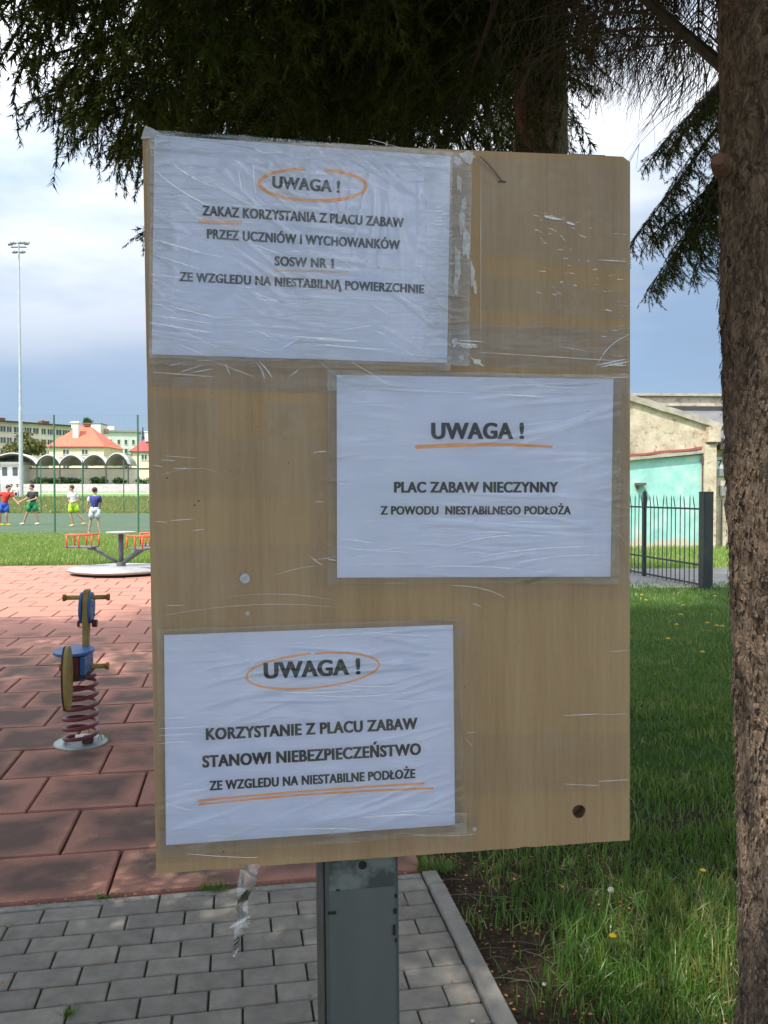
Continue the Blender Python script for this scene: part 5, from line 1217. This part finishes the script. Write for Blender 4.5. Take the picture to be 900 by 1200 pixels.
q = MB(); q.box((0, 4, (wz(506, Y3)-2)/2), (11.2, 8, wz(506, Y3)-2)); q.build('wall', pm('pale_green_plaster', (.56, .60, .52), (.5, .54, .47), scale=.4, rough=.9), h)
q = MB(); q.box((0, 4, wz(506, Y3)-2+.2), (12.0, 9, .5)); q.build('roof', pm('grey_slab', (.30, .30, .28), rough=.9), h)
q = MB(); q.box((-2.6, 3, wz(503, Y3)-2), (3.8, 4, 1.6)); q.build('roof_hut', m_white, h)
for x in (-3.6, -1.5, .6, 2.4, 4.3):
    for y in (518, 528.5): window(h, x, -.03, wz(y, Y3)-2, .75, 1.3, panes=1)
h = empty('white_block', (wx(115.5, 200), 200, 2), 0, 'plain white gable block rising behind the red roof ridge', 'building')
q = MB(); q.box((0, 0, (wz(498, 200)-2)/2), (2.9, 5, wz(498, 200)-2)); q.build('wall', m_white, h)
q = MB(); q.box((0, 0, wz(498, 200)-2+.1), (3.1, 5.2, .22)); q.build('roof', m_brick, h)
q = MB(); q.box((2.2, -.6, wz(506, 200)-2), (.8, .8, 1.2)); q.build('brick_chimney', m_brick, h)
# long apartment block, receding to the right
pA = Vector((wx(-24, 200), 200, 2)); pB = Vector((wx(92, 221), 221, 2)); dv = pB-pA; Lb = dv.length; ang = math.atan2(dv.y, dv.x)
h = empty('apartment_block', pA, ang, 'long four storey block of flats, pink and cream, at the far left', 'building')
zt_ = wz(492.8, 200)-2
for (a, c, mt, nm) in ((0, .49, pm('pink_plaster', (.68, .52, .46), (.62, .48, .43), scale=.4, rough=.9), 'pink_wall'), (.49, 1, pm('cream_plaster', (.72, .64, .48), (.66, .58, .44), scale=.4, rough=.9), 'cream_wall')):
    q = MB(); q.box((Lb*(a+c)/2, 5, zt_/2), (Lb*(c-a)-.01, 10, zt_)); q.build(nm, mt, h)
q = MB(); q.box((Lb/2, 4.6, zt_+.18), (Lb+.6, 11.2, .36)); q.build('roof', pm('tar_roof', (.07, .065, .06), rough=.9), h)
for f_ in (.27, .72):
    q = MB(); q.box((Lb*f_, 4, zt_+1.0), (2.0, 2, .7)); q.box((Lb*f_, 4, zt_+1.2), (2.3, 2.4, .15)); q.box((Lb*f_-.7, 3.4, zt_+.9), (.5, .5, 1.2)); q.build('roof_chimney', m_brick, h)
wme = None
for f_, w_ in ((.03, 1.3), (.09, 1.3), (.155, 1.3), (.225, 1.5), (.285, 1.3), (.36, 1.7), (.47, 2.0), (.55, 1.6), (.63, 1.3), (.705, 1.9), (.79, 1.6), (.87, 2.2), (.95, 1.5)):
    for r_ in range(4):
        window(h, Lb*f_, -.04, zt_-1.7-r_*2.75, w_, 1.5, panes=2 if w_ < 1.8 else 3)
q = MB(); q.box((Lb*.49, -.5, zt_-3.0), (1.6, 1.0, .9)); q.build('balcony', m_white, h)

# ================================================================ BLACK FENCE ON THE RIGHT
m_blk = pm('black_fence_paint', (.028, .032, .034), (.04, .043, .045), scale=10, rough=.45)
f0 = Vector((5.06, 13.0, -.05)); bf = empty('iron_fence', f0, GA, 'black iron bar fence with one stout square end post by the path', 'fence')
q = MB(); q.box((0, 0, .78), (.16, .16, 1.56)); q.box((0, 0, 1.565), (.17, .17, .02)); q.build('end_post', m_blk, bf, bevel=.006)
LF = 8.2; LG = [(2.0, .055), (4.05, .055), (6.1, .055), (8.15, .055)]
for s, w_ in LG: q = MB(); q.box((0, 0, .79), (w_, w_, 1.58)); q.tube([(0, 0, 1.57), (0, 0, 1.62)], [.026, .004], 6); o = q.build('fence_post', m_blk, bf); o.location = (0, s, 0)
for z in (.10, .41, 1.30): q = MB(); q.box((0, LF/2+.05, 0), (.035, LF, .03)); o = q.build('rail', m_blk, bf); o.location = (0, 0, z)
bar = {}
for i in range(57):
    s = .19+i*.145
    if any(abs(s-a) < .06 for a, _ in LG): continue
    bend = random.choice([0, 0, 0, .03, -.03, .05]); k = bend
    if k not in bar:
        q = MB(); q.tube([(0, 0, .06), (0, 0, 1.28), (0, k, 1.46), (0, k*1.2, 1.52)], [.0085, .0085, .0085, .002], 6, cap=False); bar[k] = q.mesh('fence_bar', m_blk)
    link('fence_bar', bar[k], bf, (0, s, random.uniform(-.01, .01)), (random.uniform(-.012, .012), 0, 0))

# ================================================================ OLD BUILDING ON THE RIGHT
def plaster():
    m, t, b = newmat('weathered_plaster'); b.inputs['Roughness'].default_value = .95
    tcn = N(t, 'ShaderNodeTexCoord'); n = N(t, 'ShaderNodeTexNoise', i_Scale=2.2, i_Detail=9.0, i_Roughness=.65); t.links.new(tcn.outputs['Object'], n.inputs['Vector'])
    n2_ = N(t, 'ShaderNodeTexNoise', i_Scale=6.0, i_Detail=8.0, i_Roughness=.7); t.links.new(tcn.outputs['Object'], n2_.inputs['Vector'])
    r = ramp(t, [(.3, (.30, .24, .17)), (.5, (.52, .44, .33)), (.7, (.64, .57, .44))]); t.links.new(n.outputs[0], r.inputs[0])
    s = ramp(t, [(.56, 0), (.64, 1)]); t.links.new(n2_.outputs[0], s.inputs[0])
    t.links.new(mixc(t, s.outputs[0], r.outputs[0], (.30, .19, .13)), b.inputs['Base Color'])
    bn = N(t, 'ShaderNodeBump', i_Strength=.6, i_Distance=.03); t.links.new(n2_.outputs[0], bn.inputs['Height']); t.links.new(bn.outputs[0], b.inputs['Normal']); return m
m_pl = plaster()
def teal():
    m, t, b = newmat('turquoise_paint'); b.inputs['Roughness'].default_value = .85
    tcn = N(t, 'ShaderNodeTexCoord'); n = N(t, 'ShaderNodeTexNoise', i_Scale=3.0, i_Detail=8.0, i_Roughness=.6); t.links.new(tcn.outputs['Object'], n.inputs['Vector'])
    sp = N(t, 'ShaderNodeSeparateXYZ'); t.links.new(tcn.outputs['Object'], sp.inputs[0])
    r = ramp(t, [(.35, (.26, .52, .48)), (.55, (.34, .62, .57)), (.68, (.50, .64, .56)), (.76, (.58, .52, .42))]); t.links.new(n.outputs[0], r.inputs[0])
    v = math_(t, 'MULTIPLY_ADD', sp.outputs[2], -1.3, n.outputs[0]); v = math_(t, 'ADD', v, .35); s = ramp(t, [(.52, 0), (.6, 1)]); t.links.new(v, s.inputs[0])
    t.links.new(mixc(t, s.outputs[0], r.outputs[0], (.55, .48, .38)), b.inputs['Base Color']); return m
m_teal = teal()
YB = 23.5
def bx(x): return (x-450)/970*YB
def bz(y): return 1.5+(578-y)/970*YB
ob = empty('old_outbuilding', (bx(822), YB, -.05), R(4), 'crumbling beige gabled outbuilding with a turquoise lower wall', 'building')
X0, Z0 = bx(822), -.05
def lx(x): return bx(x)-X0
def lz(y): return bz(y)-Z0
xl = lx(520)
q = MB(); q.prism([(xl, 0), (lx(822), 0), (lx(822), lz(533)), (xl, lz(558))], -.12, 6, 'Y'); q.build('turquoise_wall', m_teal, ob)
gab = [(xl, lz(562)), (lx(823), lz(529)), (lx(838), lz(522)), (lx(840), lz(500)), (lx(736), lz(470)), (lx(680), lz(454)), (xl, lz(500))]
q = MB(); q.prism(gab, -.16, .14, 'Y'); q.build('gable_wall', m_pl, ob)
def bar_(a, c, th, y0, y1, nm, mt, nseg=18, wob=.02):
    q = MB(); a = Vector((a[0], 0, a[1])); c = Vector((c[0], 0, c[1])); d = (c-a).normalized(); up = Vector((-d.z, 0, d.x)); V = []
    for i in range(nseg+1):
        p = a.lerp(c, i/nseg)+up*wob*nz(i*.7, a.z, 0, 1); w2 = th*(1+.25*nz(i*.9, 5, a.x, 1))
        V += [(p.x, y0, p.z), (p.x, y1, p.z), (p.x+up.x*w2, y1, p.z+up.z*w2), (p.x+up.x*w2, y0, p.z+up.z*w2)]
    q.add(V, [(4*i+j, 4*i+(j+1) % 4, 4*(i+1)+(j+1) % 4, 4*(i+1)+j) for i in range(nseg) for j in range(4)]+[(0, 1, 2, 3), tuple(4*nseg+k for k in range(4))]); return q.build(nm, mt, ob)
m_cop = pm('old_concrete_coping', (.46, .42, .36), (.30, .27, .23), scale=3, rough=.95, bump=.6, bscale=12, dist=.03)
bar_((lx(678), lz(456)), (lx(842), lz(504)), .17, -.26, 6, 'gable_coping', m_cop)
bar_((xl, lz(561)), (lx(822), lz(531.5)), .09, -.25, -.165, 'cornice', m_cop, wob=.01)
bar_((xl, lz(557)), (lx(818), lz(527.5)), .07, -.24, -.170, 'red_flashing', pm('red_flashing', (.38, .10, .07), (.26, .09, .06), scale=5, rough=.8), wob=.03)
q = MB(); q.box((lx(826.8), -.15, lz(522)/2), (.34, .3, lz(522))); q.build('pier', m_pl, ob)
q = MB(); q.box((lx(830), -.18, lz(510)), (.34, .4, .42)); q.build('pier_head', m_pl, ob)
q = MB(); q.tube([(lx(819.3), -.2, 0), (lx(819.6), -.2, lz(537))], .03, 8); q.tube([(lx(819.6), -.2, lz(544)), (lx(820), -.2, lz(536))], .055, 8); q.build('drainpipe', pm('rusty_pipe', (.07, .05, .04), (.13, .07, .05), scale=8, rough=.8), ob)
q = MB(); q.box((lx(745), -.22, lz(567.5)), (.26, .22, .07)); q.box((lx(742), -.17, lz(571)), (.04, .12, .12)); q.build('wall_lamp', pm('rusty_lamp', (.14, .09, .06), rough=.8), ob)
# right hand wing with roof and number sign
q = MB(); q.box((lx(838)+2.2, .3, lz(528)/2), (4.4, .6, lz(528))); q.build('wing_wall', m_pl, ob)
q = MB(); q.prism([(-.15, lz(522)-.02), (3.0, lz(476)), (3.0, lz(476)+.1), (-.15, lz(522)+.10)], lx(838), lx(838)+4.6, 'X')
q.build('wing_roof', pm('corrugated_roof', (.15, .147, .145), (.11, .108, .105), scale=2, rough=.85, bump=.3), ob)
q = MB(); q.box((lx(838)+2.2, -.28, lz(524)), (4.4, .5, .16)); q.build('eaves', pm('dark_eaves', (.10, .09, .08), rough=.9), ob)
q = MB(); q.box((lx(846.5), -.06, lz(575)), (.17, .2, .28)); q.build('meter_box', pm('grey_box', (.27, .28, .28), rough=.7), ob)
q = MB(); q.tube([(lx(845), -.06, 0), (lx(845), -.06, lz(585))], .022, 6); q.build('conduit', m_dkm, ob)
sg = empty('number_sign', (0, 0, 0), 0, 'pale grey sign with black number beside the spruce trunk', 'sign'); sg.matrix_world = Matrix.Translation((X0, YB, Z0))@Matrix.Rotation(R(4), 4, 'Z')@Matrix.Translation((lx(849), -.05, lz(546.5)))
q = MB(); q.box((0, 0, 0), (.52, .03, .54)); q.build('plate', pm('pale_sign', (.62, .64, .66), rough=.6), sg)
q = MB(); q.box((0, .0, -.17), (.53, .034, .20)); q.build('grey_band', pm('grey_sign', (.27, .28, .30), rough=.6), sg)
me = text_mesh('792'); co = np.empty(len(me.vertices)*3, np.float32); me.vertices.foreach_get('co', co); co = co.reshape(-1, 3); x0_, x1_ = co[:, 0].min(), co[:, 0].max()
co = np.stack([(co[:, 0]-x0_)/(x1_-x0_)*.40-.22, np.full(len(co), -.018), co[:, 1]/.729*.19+.0], 1).astype(np.float32); me.vertices.foreach_set('co', co.ravel()); me.materials.clear(); me.materials.append(m_ink); link('number', me, sg)
# main roof behind the gable (slope) and the long parapet building
bh = empty('long_shed', (9, 31, -.05), R(3), 'long shed behind with a grey roof and a beige parapet', 'building')
zz = lambda y, Y: 1.5+(578-y)/970*Y+.05
q = MB(); q.box((0, 4, zz(476, 31)/2), (16, 8, zz(476, 31))); q.build('wall', m_pl, bh)
q = MB(); q.box((0, .1, (zz(476, 31)+zz(465, 31))/2), (16, .35, zz(465, 31)-zz(476, 31))); q.build('parapet', m_pl, bh)
q = MB(); q.box((0, .1, zz(464.5, 31)+.045), (16.2, .6, .1)); q.build('parapet_cap', m_cop, bh)
q = MB(); q.prism([(-5.6, zz(520, 25.4)), (-.16, zz(484, 31)), (-.16, zz(484, 31)+.12), (-5.6, zz(520, 25.4)+.12)], -8, 8, 'X'); q.build('lower_roof', m_rf if False else MAT['corrugated_roof'], bh)
q = MB()
for k in range(4): y_ = -1.2-k*1.25; z_ = zz(484, 31)+(zz(520, 25.4)-zz(484, 31))*(-.16-y_)/5.44+.14; q.box((0, y_, z_), (16, .10, .06))
q.build('roof_joint', m_dkm, bh)
q = MB(); q.box((0, -.3, zz(481, 31)), (16, .3, .22)); q.build('ridge_flashing', m_dkm, bh)
